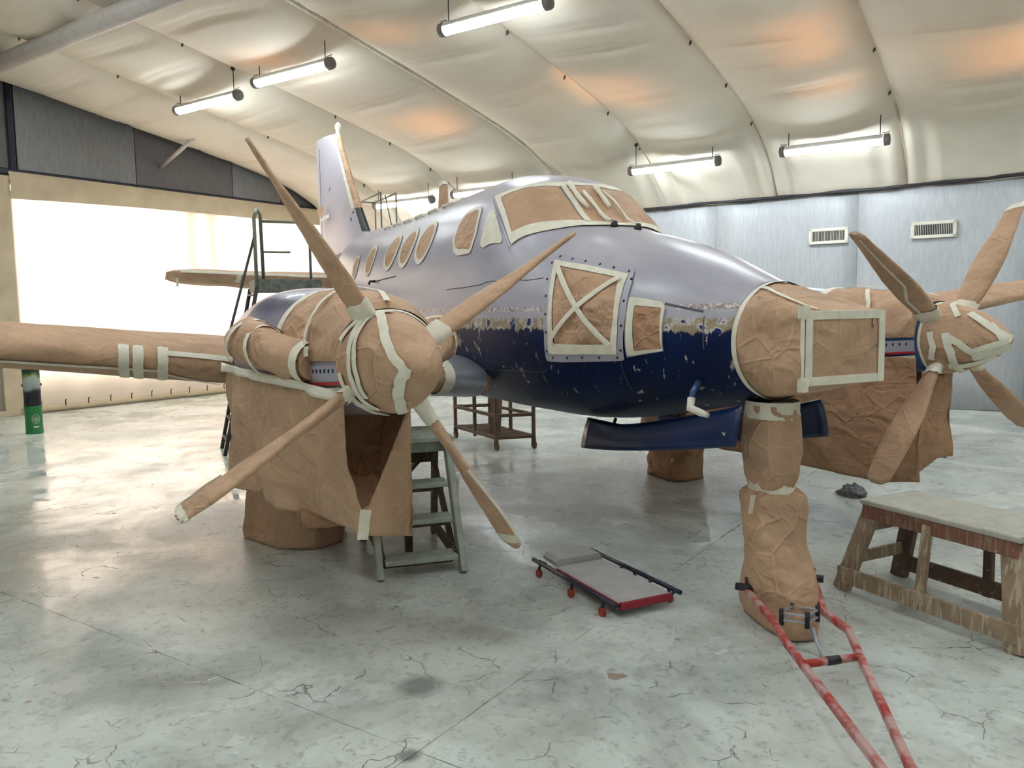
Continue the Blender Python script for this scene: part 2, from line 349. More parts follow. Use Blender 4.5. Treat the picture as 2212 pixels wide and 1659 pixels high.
for i in range(na+1):
    for j in range(nb+1):
        a=A0-.2+i*st; b=B0-.4+j*sb; vs.append(hab(a,b,prof(b)+RS))
for i in range(na):
    for j in range(nb):
        if not in_sky(A0-.2+(i+.5)*st,B0-.4+(j+.5)*sb): q=i*(nb+1)+j; fs.append((q,q+nb+1,q+nb+2,q+1))
ceil_o=tag(m.add(vs,fs,True).build('ceiling',ROOFM,fix=False),None,kind='structure')
GLS=NT('fibreglass_roof_light'); _tr=GLS.n('ShaderNodeBsdfTransparent',i_Color=(.95,.72,.45,1)); GLS.l(_tr.outputs[0],GLS.out.inputs[0]); GLS=GLS.m
for s in SKY:
    a,b=s[0]-da,s[1]-db; m=MB(); m.grid(lambda u,v:hab(a+(u-.5)*(s[2]+.5),b+(v-.5)*(s[3]+.5),prof(b+(v-.5)*(s[3]+.5))+RS+.04),2,6); m.build('roof_light',GLS,ceil_o)
for i in range(len(RIBS)-1):
    a0,a1=RIBS[i],RIBS[i+1]; 
    if a1<-6 and False: continue
    def fn(u,v,a0=a0,a1=a1,i=i):
        b=B0+(1.2-B0)*v/.3 if v<.3 else 1.2+(B1-1.2)*(v-.3)/.7; t=u; a=a0+(a1-a0)*t; sag=(4*t*(1-t))**.7
        amp=.25*(1-max(0,(b-8.6)/1.4)*.75)
        z=prof(b)-amp*sag*(1+.25*nz((a*.6,b*.5,i),1.))
        for k in range(9):                            # slack wrinkles slung from seam to seam
            bk=.6+1.05*k+.35*math.sin(i*3.7+k*2.1); dd=b-(bk-.28*(4*t*(1-t))+(t-.5)*.25*math.sin(i+k))
            for q_,am in ((0.,.045),(.14,.028)):
                if abs(dd+q_)<.3: z+=am*math.exp(-((dd+q_)/.055)**2)*sag*(.35+.65*max(0,math.sin(t*3.1+1.3*math.sin(k*5.+i))))
        ed=max(0,(b-8.45)/1.6); bo=b; ao=a
        if ed>0:                                      # gathered folds near the eave
            tt=t if t<.5 else 1-t; fold=math.exp(-(tt/.22)**2); sgn=1 if t<.5 else -1
            w_=math.sin((tt*34-2.5*ed*sgn*.5)+i)*ed*(1.25-ed)
            bo=b-.20*w_*fold; z-=.10*w_*fold
            w2=math.sin((t*1.2+ed*.55)*17+i*1.7)*max(0,nz((t*2,i*1.9,ed),1.3)); bo-=.14*w2*ed*(1.1-ed)*2; z-=.07*w2*ed*(1.1-ed)*2
        return hab(ao,min(bo,B1),z)
    m=MB(); m.grid(fn,25,220); m.build('liner_panel',LINER,ceil_o)
SEAM=plain('seam_batten',srgb(214,208,192),.6); TIE=plain('tie_knot',srgb(70,64,58),.8)
for i,a in enumerate(RIBS[1:-1]):
    big=abs(a-6.6)<.1
    m=MB(); m.tube([hab(a,B0+.02+(B1-B0-.06)*k/80,prof(B0+.02+(B1-B0-.06)*k/80)-(.03 if big else -.002)) for k in range(81)],.04 if big else .007,6); sm=m.build('seam_batten',SEAM,ceil_o)
    for b in (1.4,2.9,4.4,5.9,7.3,8.5):
        p=hab(a+.02,b+.3*math.sin(i*2.1),0); p.z=prof(b+.3*math.sin(i*2.1))-.05
        m=MB(); m.tube([p+V((0,0,.05)),p+V((0,0,.01)),p+V((.01,.01,-.02))],[.012,.018,.005],6); m.build('tie',TIE,ceil_o)
# ragged dark edge of the liner along the vent wall
m=MB(); m.tube([hab(A0+.22*k,B1-.07-.02*nz((k*.31,1,2)),EAVE-.035+.035*nz((k*.23,4,1))) for k in range(111)],[.028+.016*nz((k*.4,3,7)) for k in range(111)],7); tag(m.build('trim_4',DARK),None,kind='structure')
m=MB(); m.beam(hab(GA-.10,B0,.05),hab(GA-.10,B1-.05,.05),.06,.10); tag(m.build('baseboard_back',TANF),None,kind='structure')
# ---------------------------------------------------------------- door curtain
def m_curtain():
    t=NT('backlit_curtain'); v=t.coord(); n=t.noise(v,.7,3); sep=t.n('ShaderNodeSeparateXYZ',i_0=t.coord(kind='Generated'))
    c=t.ramp(n,(.3,srgb(226,216,200)),(.7,srgb(238,230,216)))
    uv=t.n('ShaderNodeUVMap').outputs[0]; s2=t.n('ShaderNodeSeparateXYZ',i_0=uv); u=s2.outputs[0]; vv=s2.outputs[1]
    u=t.math('ADD',u,t.math('MULTIPLY',t.math('SUBTRACT',t.noise(t.coord((1,1,.4)),2.5,3),.5),.02))
    def band(c0,w): return t.ramp(t.math('ABSOLUTE',t.math('SUBTRACT',u,c0)),(w*.15,1.),(w,0.))
    st=t.math('MULTIPLY',t.math('MAXIMUM',band(.492,.040),band(.560,.045)),t.ramp(vv,(.42,.1),(.60,1.)))
    tc=t.mix(st,srgb(240,222,206),srgb(200,160,130))
    df=t.n('ShaderNodeBsdfDiffuse',i_Color=c); tr=t.n('ShaderNodeBsdfTranslucent',i_Color=tc); mx=t.n('ShaderNodeMixShader',i_Fac=.5)
    t.l(df.outputs[0],mx.inputs[1]); t.l(tr.outputs[0],mx.inputs[2]); t.l(mx.outputs[0],t.out.inputs[0]); return t.m
CURT=m_curtain()
root=empty('door_curtain',hab(GA-.03,5.9,0),'wide backlit white curtain closing the doorway in the back wall','curtain')
def cfn(u,v):
    b=DB0-.15+(DB1+.1-DB0+.15)*u; return hab(GA-.05+.03*math.sin(b*7+nz((b,v*2,0),1.)*2)*(.3+.7*(1-v))+.03*nz((b*.8,v*3,2),1.),b,.06+3.80*v+.06*math.sin(u*3.1)*v*0)
m=MB(); m.grid(cfn,90,30); co=m.build('cloth',CURT,root,fix=False)
uvl=co.data.uv_layers.new(name='UVMap')
for lp in co.data.loops:
    i,j=divmod(lp.vertex_index,30); uvl.data[lp.index].uv=(i/89,j/29)
m=MB(); m.grid(lambda u,v:hab(GA-.10-.05*math.sin(v*3)+.02*nz((u*14,v*2,0),1.),DB0-.05+(DB1-DB0+.1)*u,3.72+.03*math.sin(u*4)+(.46-.03*math.sin(u*4))*v+(.12*u*(1-v))),60,8); m.build('header_flap',TANF,root)
m=MB(); m.beam(hab(GA-.08,DB0-.2,.1),hab(GA-.08,DB0-.2,4.1),.05,.32,up=HB); m.build('side_strip',TANF,root)
m=MB(); m.tube([hab(GA-.12,DB0-.1,.06)]+[hab(GA-.13-.02*nz((k,2,1)),DB0+.35*k,.07+.015*nz((k*.7,1,5))) for k in range(21)],.055,8); m.build('rolled_hem',TANF,root)
for k_ in range(17):
    p=hab(GA-.17,DB0+.2+.42*k_,.06); m=MB(); m.tube([p,p+V((0,0,.13)),p+V((0,0,.15))+HB*.02],.009,6); m.build('hem_pin',DARK,root)
# unseen low opaque wall, added outside to shade the foot of the curtain
wall_box('added_shade_wall',GA+.55,GA+.7,DB0-1,DB1+1,0,1.12,WALLP)
# ---------------------------------------------------------------- fluorescent lights
TUBE=NT('lit_tube'); TUBE.set(col=(1,1,1,1),emit=(.86,.95,1.,1),es=TUBE_E); TUBE=TUBE.m
FIXW=plain('white_reflector',srgb(225,222,214),.5,var=.03); FIX=plain('grey_fitting',srgb(120,116,112),.5,.2)
def lamp(a0,a1,b,z,label,grp):
    r=empty('fluorescent_light',hab((a0+a1)/2,b,z-.06),label,'light',grp)
    p,q=hab(a0,b,z),hab(a1,b,z); d=(q-p).normalized()
    m=MB(); m.tube([p+d*.03,q-d*.03],.072,18); m.build('diffuser',TUBE,r,'glowing white tube')
    m=MB(); sx=d.cross(V((0,0,1))); m.grid(lambda u,v:p+d*(.05+((q-p).length-.1)*u)+(sx*math.cos(v)+V((0,0,1))*math.sin(v))*.080,2,15,(0,1),(math.radians(8),math.radians(172))); m.build('housing',FIXW,r,solid=.006)
    for e,s in ((p,1),(q,-1)):
        m=MB(); m.lathe([(.06,-.035),(.08,-.03),(.086,0),(.086,.045),(.074,.05)],e,d*s,16); cp=m.build('end_cap',FIX,r)
        x=e+d*s*.10; bb=(x-HA*0).dot(HB); top=prof(bb)-.03
        m=MB(); m.tube([x+V((0,0,.08)),V((x.x,x.y,top))],.007,6); m.build('hanger',DARK,r)
        m=MB(); m.lathe([(.012,-.05),(.035,-.02),(.03,.02)],(x.x,x.y,top),(0,0,1),8); m.build('ceiling_hook',DARK,r)
        m=MB(); m.tube([e+V((0,0,.06))+d*s*.02,e+V((0,0,.11))-d*s*.03,e+V((0,0,.10))+d*s*.07],.006,5); m.build('wire_loop',DARK,r)
G1='fluorescent lights hung under the ceiling'
lamp(9.02,10.6,3.78,5.07,'hanging fluorescent light nearest the gable, farthest left of the three high ones',G1)
lamp(6.78,8.36,3.58,5.10,'middle one of the three high fluorescent lights, above the tail fin side',G1)
lamp(3.24,4.76,3.51,5.115,'largest hanging fluorescent light, cut by the top edge of the picture',G1)
lamp(3.1,4.68,8.63,4.09,'fluorescent light low on the vault just right of the cockpit roof',G1)
lamp(.54,2.06,8.60,4.10,'fluorescent light low on the vault above the two wall vents',G1)
lamp(9.33,10.95,8.80,4.03,'fluorescent light seen low between tail fin and wrapped antenna',G1)
lamp(7.15,8.70,8.72,4.06,'fluorescent light half hidden by the cockpit roof beside the antenna',G1)
ORD=['first','second','third','fourth','fifth','sixth']
for al,b_,z_,wh in (((.2,-2.9,-6.),3.5,5.1,'over the airplane nose'),((-3.6,-6.7),8.6,4.08,'along the vent wall'),((8.,5.,2.,-1.,-4.,-7.),-1.6,5.55,'near the ridge'),((5.,2.,-1.,-4.),-7.,5.4,'on the camera side of the vault')):
    for i,a in enumerate(al): lamp(a,a+1.52,b_,z_,ORD[i]+' unseen fluorescent light '+wh+', counted from the gable',G1)
# roof steel: round tie pipe and short brace
PIPE=plain('painted_pipe',srgb(196,188,182),.5,var=.06)
m=MB(); m.tube([hab(5.5,1.5,5.52),hab(13.3,1.62,5.50)],.13,16); tag(m.build('roof_pipe',PIPE),'thick pale round pipe crossing under the ceiling at upper left','pipe')
root=empty('roof_brace',hab(GA-.05,5.2,4.6),'thin sloping pipe from gable panels up to the ceiling liner','pipe')
m=MB(); m.tube([hab(GA-.03,5.2,4.64),hab(12.1,5.2,5.10)],.04,10); m.build('tube',PIPE,root)
m=MB(); m.tube([hab(12.1,5.2,5.09),hab(11.9,5.22,5.16),hab(11.7,5.2,5.20),hab(11.45,5.24,5.25),hab(11.25,5.2,5.26)],[.045,.07,.045,.065,.03],10); m.build('torn_wrapping',TAPE,root)
# ---------------------------------------------------------------- wall vents
VENTW=plain('vent_white',srgb(226,222,208),.5,var=.03); VOID=plain('vent_void',srgb(22,22,24),.9)
def vent(a0,a1,z0,z1,label):
    r=empty('wall_vent',hab((a0+a1)/2,B1-.02,z0),label,'vent','vents in the foil wall'); fw=.05; y=B1-.035
    for p,q,up in ((hab(a0,y,z0+fw/2),hab(a1,y,z0+fw/2),0),(hab(a0,y,z1-fw/2),hab(a1,y,z1-fw/2),0),(hab(a0+fw/2,y,z0),hab(a0+fw/2,y,z1),1),(hab(a1-fw/2,y,z0),hab(a1-fw/2,y,z1),1)):
        m=MB(); m.beam(p,q,.045,fw,up=(HA if up else (0,0,1))); m.build('frame',VENTW,r)
    m=MB(); m.prism([hab(a0+.02,B1-.03,z0+.02),hab(a1-.02,B1-.03,z0+.02),hab(a1-.02,B1-.03,z1-.02),hab(a0+.02,B1-.03,z1-.02)],HB*.02); m.build('opening',VOID,r)
    n=22
    for i in range(n):
        a=a0+fw+.012+(a1-a0-2*fw-.024)*i/(n-1); m=MB(); m.beam(hab(a,B1-.045,z0+fw),hab(a,B1-.045,z1-fw),.008,.007,up=HA); m.build('slat',VENTW,r)
vent(1.34,1.975,2.735,3.0,'white slatted wall vent nearer the nose of the airplane')
vent(-.262,.385,2.735,3.0,'white slatted wall vent on the right, beside the upright propeller blade')
# ================================================================ AIRPLANE (x aft of the propeller plane, y to its right side, z up)
FSEC=[(-.45,1.81,1.205,.305,1.505,2.0,2.0),(-.25,1.89,1.15,.385,1.50,2.0,2.0),(.0,1.985,1.105,.49,1.49,2.05,2.05),(.3,2.08,1.045,.585,1.48,2.1,2.1),
(.6,2.155,.99,.655,1.48,2.2,2.15),(.9,2.22,.95,.70,1.50,2.3,2.2),(1.1,2.285,.935,.72,1.52,2.4,2.2),(1.35,2.48,.925,.74,1.55,2.6,2.2),(1.6,2.65,.92,.75,1.58,2.65,2.2),
(1.85,2.71,.915,.755,1.62,2.5,2.2),(2.2,2.75,.91,.755,1.65,2.4,2.2),(3.0,2.735,.91,.755,1.66,2.35,2.2),(4.2,2.71,.94,.745,1.70,2.3,2.2),(5.2,2.71,1.05,.69,1.80,2.25,2.2),
(6.2,2.735,1.22,.58,1.92,2.15,2.1),(7.2,2.72,1.42,.43,2.0,2.1,2.0),(8.2,2.48,1.66,.28,2.05,2.0,2.0),(9.2,2.32,1.92,.13,2.1,2.0,2.0),(9.6,2.22,2.02,.06,2.1,2.0,2.0)]
FX=[r[0] for r in FSEC]; FC=[[r[k] for r in FSEC] for k in range(1,7)]; FM=[slopes(FX,c) for c in FC]
def spow(c,e): return math.copysign(abs(c)**e,c)
def fus(x,th,off=0.):
    x=max(FX[0],min(FX[-1],x)); top,bot,wd,zc,nu,nl=[herm(x,FX,c,mm) for c,mm in zip(FC,FM)]
    c,s=math.cos(th),math.sin(th); n,h=(nu,top-zc) if s>=0 else (nl,zc-bot)
    return V((x,spow(c,2/n)*(wd+off),zc+spow(s,2/n)*(h+off)))
fus.center=lambda p:V((p.x,0,1.7))
plane=empty('airplane',(2.6,0,0),'twin propeller airplane masked with brown paper, blue belly and grey top','airplane')
xs=[]; x=-.45
while x<9.6: xs.append(x); x+=.035 if x<2.4 else .08
xs.append(9.6)
m=MB(); m.grid(lambda u,v:fus(xs[int(round(u))],v),len(xs),96,(0,len(xs)-1),(0,2*PI),cv=True,capu=True); F_=m.build('fuselage',FUSE,plane)
def resamp(loop,n):
    L=[0.]
    for i in range(len(loop)-1): L.append(L[-1]+math.hypot(loop[i+1][0]-loop[i][0],(loop[i+1][1]-loop[i][1])*.7))
    out=[]
    for k in range(n):
        t=L[-1]*k/(n-1); i=0
        while i<len(L)-2 and t>L[i+1]: i+=1
        q=(t-L[i])/max(1e-9,L[i+1]-L[i]); out.append((loop[i][0]*(1-q)+loop[i+1][0]*q,loop[i][1]*(1-q)+loop[i+1][1]*q))
    return out
def ruled(t,b,off,name,mat,n=28,k=9,wr=0.,parent=None,label=None):
    T,B=resamp(t,n),resamp(b,n)
    def fn(u,v):
        i=int(round(u)); x=T[i][0]*(1-v)+B[i][0]*v; th=T[i][1]*(1-v)+B[i][1]*v
        e=wr*crumple((x*3,th*2,0),1.,3.) if 0<v<1 and 0<i<n-1 else 0
        return fus(x,th,off+abs(e))
    m=MB(); m.grid(fn,n,k,(0,n-1),(0,1)); return m.build(name,mat,parent or F_,label)
def polar(loop,c,n=72):
    """radius of a closed (x,theta) loop around c for n angles"""
    out=[]; pts=[((p[0]-c[0]),(p[1]-c[1])*.75) for p in loop]
    for k in range(n):
        a=2*PI*k/n; d=(math.cos(a),math.sin(a)); best=.01
        for i in range(len(pts)):
            p,q=pts[i],pts[(i+1)%len(pts)]; ex,ey=q[0]-p[0],q[1]-p[1]; det=d[0]*(-ey)+d[1]*ex
            if abs(det)<1e-12: continue
            t=(p[0]*(-ey)+p[1]*ex)/det; s_=(d[0]*p[1]-d[1]*p[0])/det
            if t>0 and -1e-6<=s_<=1+1e-6: best=max(best,t)
        out.append(best)
    return out
def ring_pt(c,k,r,n=72): a=2*PI*k/n; return (c[0]+math.cos(a)*r,c[1]+math.sin(a)*r/.75)
def smooth_r(r,it=2):
    for _ in range(it): r=[(r[i-1]+2*r[i]+r[(i+1)%len(r)])/4 for i in range(len(r))]
    return r
def patch(R,c,off,name,mat,parent,wr=0.,label=None,mir=False):
    n=len(R)
    def fn(u,v):
        k=int(round(v))%n; x,th=ring_pt(c,k,R[k]*u); e=wr*abs(crumple((x*2,th*1.3,.3),1.,4.)) if u<.99 else 0
        return fus(x,PI-th if mir else th,off+e)
    m=MB(); m.grid(fn,7,n,(.001,1),(0,n),cv=True); return m.build(name,mat,parent,label)
def band(R0,R1,c,off,name,mat,parent,label=None,mir=False):
    n=len(R0)
    def fn(u,v):
        k=int(round(v))%n; x,th=ring_pt(c,k,R0[k]*(1-u)+R1[k]*u); return fus(x,PI-th if mir else th,off)
    m=MB(); m.grid(fn,4,n,(0,1),(0,n),cv=True); return m.build(name,mat,parent,label)
# cabin windows (paper with tape rim), both sides
for c,rx,rt in (((3.08,.577),.205,.222),((3.55,.568),.20,.222),((4.03,.56),.20,.22),((4.80,.485),.185,.20),((5.5,.395),.165,.172)):
    loop=[(c[0]+rx*math.cos(a)*(1+.0*math.sin(a)),c[1]+rt*math.sin(a)) for a in [2*PI*k/40 for k in range(40)]]
    R=polar(loop,c); Ri=[r*.80 for r in R]
    for mir in (False,True):
        patch(Ri,c,.006,'window_paper',PAPER,F_,.002,mir=mir); band(R,Ri,c,.008,'window_tape',TAPE,F_,mir=mir)
cw=[(2.116,.801),(2.30,.77),(2.369,.66),(2.37,.499),(2.285,.395),(2.182,.358),(1.93,.372),(1.905,.53),(1.99,.74),(2.04,.795)]; c=(2.14,.57); R=smooth_r(polar(cw,c),1); Ri=[r-.036 for r in R]
for mir in (False,True):
    patch(Ri,c,.006,'cockpit_side_window_paper',PAPER,F_,.003,mir=mir); band(R,Ri,c,.008,'window_tape',TAPE,F_,mir=mir)
tri=[(1.845,.755),(1.765,.755),(1.48,.545),(1.482,.50),(1.724,.41),(1.782,.435)]; c=(1.67,.55); R=polar(tri,c)
for mir in (False,True): patch(R,c,.007,'quarter_window_tape',TAPE,F_,.0,mir=mir)
# windshield
wo_t=[(1.93,.915),(1.771,.992),(1.62,1.111),(1.545,1.27),(1.51,1.435),(1.50,1.571)]; wo_b=[(1.359,.56),(1.297,.69),(1.227,.836),(1.154,1.016),(1.079,1.223),(.996,1.394),(.955,1.571)]
wi_t=[(1.79,.895),(1.638,1.01),(1.535,1.161),(1.46,1.37)]; wi_b=[(1.405,.655),(1.332,.783),(1.267,.925),(1.207,1.079),(1.125,1.335)]
mirr=lambda l:[(x,PI-t) for x,t in l]
ruled(wi_t,wi_b,.008,'windshield_paper',PAPER,wr=.012)
wp_t=[(1.455,1.42)]+[(1.47,1.571)]+mirr(wi_t)[::-1]; wp_b=[(1.11,1.385),(1.03,1.571)]+mirr(wi_b)[::-1]
ruled(wp_t,wp_b,.008,'windshield_paper',PAPER,wr=.012)
it=wi_t+[(1.47,1.571)]; ib=wi_b+[(1.03,1.571)]
for f in (lambda l:l,mirr):
    ruled(f(wo_t),f(it),.011,'windshield_tape',TAPE,k=4); ruled(f(ib),f(wo_b),.011,'windshield_tape',TAPE,k=4)
    ruled(f([wo_t[0],wo_b[0]]),f([it[0],ib[0]]),.012,'windshield_tape',TAPE,k=4)
tape_on(fus,[(1.485,1.41),(1.29,1.385),(1.10,1.355)],.045,TAPE,'centre_post_tape',F_,.016)
tape_on(fus,[(1.951,.885),(1.76,.765),(1.579,.655),(1.371,.535)],.014,SILVER,'chrome_strip',F_,.012)
for l,r in (([(1.461,1.465),(1.307,1.442),(1.208,1.45)],.017),([(1.356,1.514),(1.206,1.52),(.986,1.484)],.014),([(1.428,1.603),(1.302,1.597),(1.211,1.599)],.017),([(1.386,1.636),(1.213,1.691),(.873,1.604)],.008)):
    m=MB(); P=[fus(x,t,.035) for x,t in resamp(l,6)]; m.tube(P,[r*(1+.2*math.sin(i*2.3)) for i in range(6)],8); m.build('taped_wiper',TAPE,F_)
for x,t in ((.965,1.484),(.86,1.60)):
    m=MB(); p=fus(x,t,-.005); m.lathe([(.028,0),(.026,.02),(.014,.045)],p,(-.4,0,.9),10); m.build('wiper_pivot',DARK,F_)
# nose hatch with screwed frame
ho=[(.935,.785),(.6,.79),(.245,.785),(.205,.616),(.163,.286),(.160,-.20),(.424,-.20),(.82,-.205),(.825,.055),(.852,.236),(.892,.421),(.94,.619)]
hi=[(.915,.705),(.59,.725),(.262,.722),(.232,.474),(.20,.12),(.202,-.112),(.462,-.108),(.778,-.118),(.782,.061),(.809,.297),(.855,.5)]
hp=[(.851,.655),(.58,.66),(.312,.66),(.272,.465),(.24,.23),(.248,.006),(.458,-.003),(.725,-.006),(.748,.158),(.79,.41),(.826,.559)]
c=(.52,.30); Ro,Rh,Rp=[polar(l,c,144) for l in (ho,hi,hp)]
ring_n=144
def rp144(c,k,r): return ring_pt(c,k,r,144)
_old=ring_pt
def ring_pt(c,k,r,n=72): a=2*PI*k/144 if RN==144 else 2*PI*k/72; return (c[0]+math.cos(a)*r,c[1]+math.sin(a)*r/.75)
RN=144
fr=band(Ro,Rh,c,.012,'hatch_frame',GREY,F_); patch(Rp,c,.010,'hatch_paper',PAPER,F_,.020); band(Rh,Rp,c,.016,'hatch_tape',TAPE,F_)
tape_on(fus,[(.875,.675),(.66,.44),(.45,.2),(.245,.0)],.036,TAPE,'hatch_tape',F_,.036,sub=4); tape_on(fus,[(.745,0.),(.6,.2),(.44,.42),(.29,.66)],.036,TAPE,'hatch_tape',F_,.038,sub=4)
for x,t in [(.894,.755),(.771,.762),(.646,.765),(.515,.763),(.397,.76),(.276,.757),(.225,.671),(.205,.426),(.182,.178),(.178,-.065),(.207,-.155),(.34,-.152),(.475,-.15),(.607,-.152),(.745,-.158),(.80,-.095),(.805,.054),(.824,.191),(.855,.343),(.895,.494),(.928,.665)]:
    p=fus(x,t,.012); n=(fus(x,t,.05)-fus(x,t,.0)).normalized(); m=MB(); m.lathe([(.0085,-.004),(.0085,.003),(.005,.005)],p,n,8); m.build('fastener',BLACKP,F_)
h2=[(.184,.50),(.07,.50),(-.045,.49),(-.072,.414),(-.09,-.10),(.145,-.162),(.162,.238)]; h2i=[(.122,.394),(-.046,.405),(-.081,-.062),(.086,-.08)]; c=(.04,.17)
Ro,Ri=polar(h2,c,144),polar(h2i,c,144); band(Ro,[a*.82+b*.18 for a,b in zip(Ro,Ri)],c,.009,'small_hatch_frame',GREY,F_); patch(Ri,c,.010,'small_hatch_paper',PAPER_D,F_,.012); band([a*.82+b*.18 for a,b in zip(Ro,Ri)],Ri,c,.013,'hatch_tape',TAPE,F_)
RN=72
LINE=plain('panel_gap',srgb(86,84,94),.7)
for l,wd in (([(2.351,.135),(2.018,.144),(1.685,.172),(1.41,.244),(1.151,.393),(.95,.501)],.006),([(4.414,.245),(4.081,.265),(3.708,.281)],.012),([(-.048,.469),(-.165,.457),(-.27,.446)],.014),([(-.282,.388),(-.295,.138),(-.302,-.099)],.006),([(.20,-.207),(.22,-.639)],.005),([(2.0,-.52),(1.379,-.428),(.881,-.352)],.005)):
    tape_on(fus,l,wd,LINE,'panel_gap',F_,.004,sub=5)
m=MB(); m.tube([fus(4.40,.245,.0),fus(4.42,.23,.05),fus(4.43,.20,.055)],.014,6); m.build('door_catch',DARK,F_)
# raised de-ice strip and antenna on the roof, pitot under the nose
m=MB(); m.prism([(4.16,-.012,2.70),(4.36,-.012,2.70),(4.30,-.012,2.99),(4.20,-.012,3.0)],(0,.05,0)); m.build('wrapped_antenna',PAPER,plane,'brown paper wrapped blade antenna')
m=MB(); m.prism([(4.19,-.016,2.985),(4.31,-.016,2.975),(4.30,-.016,3.01),(4.21,-.016,3.02)],(0,.058,0)); m.build('antenna_tape',TAPE,plane)
for i in range(6):
    xx=3.0+.38*i; m=MB(); m.tube([fus(xx,1.05,.0),fus(xx,1.05,.02),fus(xx+.22,1.05,.02),fus(xx+.22,1.05,.0)],.012,6); m.build('roof_fitting',TAPE,F_)
pt=empty; P0=fus(-.22,-.62,0.)
m=MB(); m.tube([P0,P0+V((-.01,.05,-.05)),P0+V((-.02,.075,-.11))],[.02,.018,.016],10); pit=m.build('pitot_mast',BLUEP,plane)
m=MB(); m.tube([P0+V((-.015,.065,-.085)),P0+V((-.03,.085,-.135)),P0+V((-.085,.06,-.155)),P0+V((-.13,.05,-.165))],[.022,.024,.02,.014],10); m.build('pitot_cover',VENTW,pit,'white taped cover')
# ---------------------------------------------------------------- nose cover (radome is off)
def nose(u,v):
    x=-.455-.43*u; c,s=math.cos(v),math.sin(v)
    n=2+9*min(1,u*1.0)**1.6; hw=.305*(1-u)+.257*u; hh=.305*(1-u)+.168*u; zc=1.507*(1-u)+1.488*u
    p=V((x,spow(c,2/n)*hw,zc+spow(s,2/n)*hh))
    if .05<u<.97: d=V((0,p.y,p.z-zc)).normalized(); p=p+d*crumple(p,.010,4.,2.)
    return p
nose.center=lambda p:V((p.x,0,1.5))
m=MB(); m.grid(nose,26,96,(0,1),(0,2*PI),cv=True,capu=True); NC=m.build('nose_cover',PAPER,plane)
m=MB(); m.grid(lambda u,v:V((-.447-.035*u,0,1.507))+V((0,math.cos(v),math.sin(v)))*(.309+.003*math.sin(u*PI)),4,72,(0,1),(0,2*PI),cv=True); m.build('ring_tape',TAPE,NC)
m=MB(); m.grid(lambda u,v:V((-.437-.012*u,0,1.507))+V((0,math.cos(v),math.sin(v)))*.307,2,72,(0,1),(0,2*PI),cv=True); m.build('rim_edge',BLACKP,NC)
m=MB(); m.prism([(-.886,.238,1.33),(-.886,-.238,1.33),(-.886,-.238,1.645),(-.886,.238,1.645)],(-.004,0,0)); m.build('front_panel',PAPER,NC)
fx=-.893
for p,q,up in (((fx,.262,1.642),(fx,-.262,1.642),(0,0,1)),((fx,.262,1.335),(fx,-.262,1.335),(0,0,1)),((fx,.24,1.315),(fx,.24,1.662),(0,1,0)),((fx,-.24,1.315),(fx,-.24,1.662),(0,1,0))):
    m=MB(); m.beam(V(p)-V((.004*(up[1]),0,0)),V(q)-V((.004*(up[1]),0,0)),.006,.040,up=up); m.build('box_tape',TAPE,NC)
for sy in (1,-1):
    m=MB(); m.beam((-.877,.260*sy,1.325),(-.877,.260*sy,1.655),.006,.024,up=(1,0,0)); m.build('box_tape',TAPE,NC)
for zz in (1.660,1.316):
    m=MB(); m.beam((-.877,.258,zz),(-.877,-.258,zz),.024,.006); m.build('box_tape',TAPE,NC)
tape_on(nose,[(.03,1.12),(.35,1.2),(.7,1.36),(.96,1.5)],.024,TAPE,'cover_tape',NC,.012,sub=4)
for y0,z0 in ((.285,1.66),(.28,1.32),(-.21,1.60)):
    m=MB(); m.grid(lambda u,v:V((-.885+.02*math.sin(u*3)-.02,y0-.035+.07*u+.01*nz((u*5,v*5,y0)),z0-.03+.06*v+.012*nz((v*6,u*4,z0)))),5,5); m.build('tape_scrap',TAPE,NC)
# ---------------------------------------------------------------- wings
def airfoil(t):
    """closed section, t in [0,2): upper TE->LE, lower LE->TE ; returns (chord fraction, thickness)"""
    if t<1: x=(1-t)**2; s=1
    else: x=(t-1)**2; s=-1
    y=5*(.2969*math.sqrt(x)-.126*x-.3516*x*x+.2843*x**3-.1015*x**4)
    cam=.06*(x*(1-x))
    return x,s*y,cam
def wing_fn(sy,y,t,off=0.):
    y=abs(y); le=1.80+.055*max(0,y-2.4); ch=2.15-.0*y if y<2.4 else 2.15-(y-2.4)*.205; zl=1.185+.11*(y-.75); th=.155
    x,yy,cm=airfoil(t); inc=math.radians(3.2)*(1-y/12); px=x*ch; pz=(yy*th+cm)*ch+math.copysign(off,yy if yy else 1)
    return V((le+px*math.cos(inc)+pz*math.sin(inc)-(off if x<.02 else 0),sy*y,zl-px*math.sin(inc)+pz*math.cos(inc)))
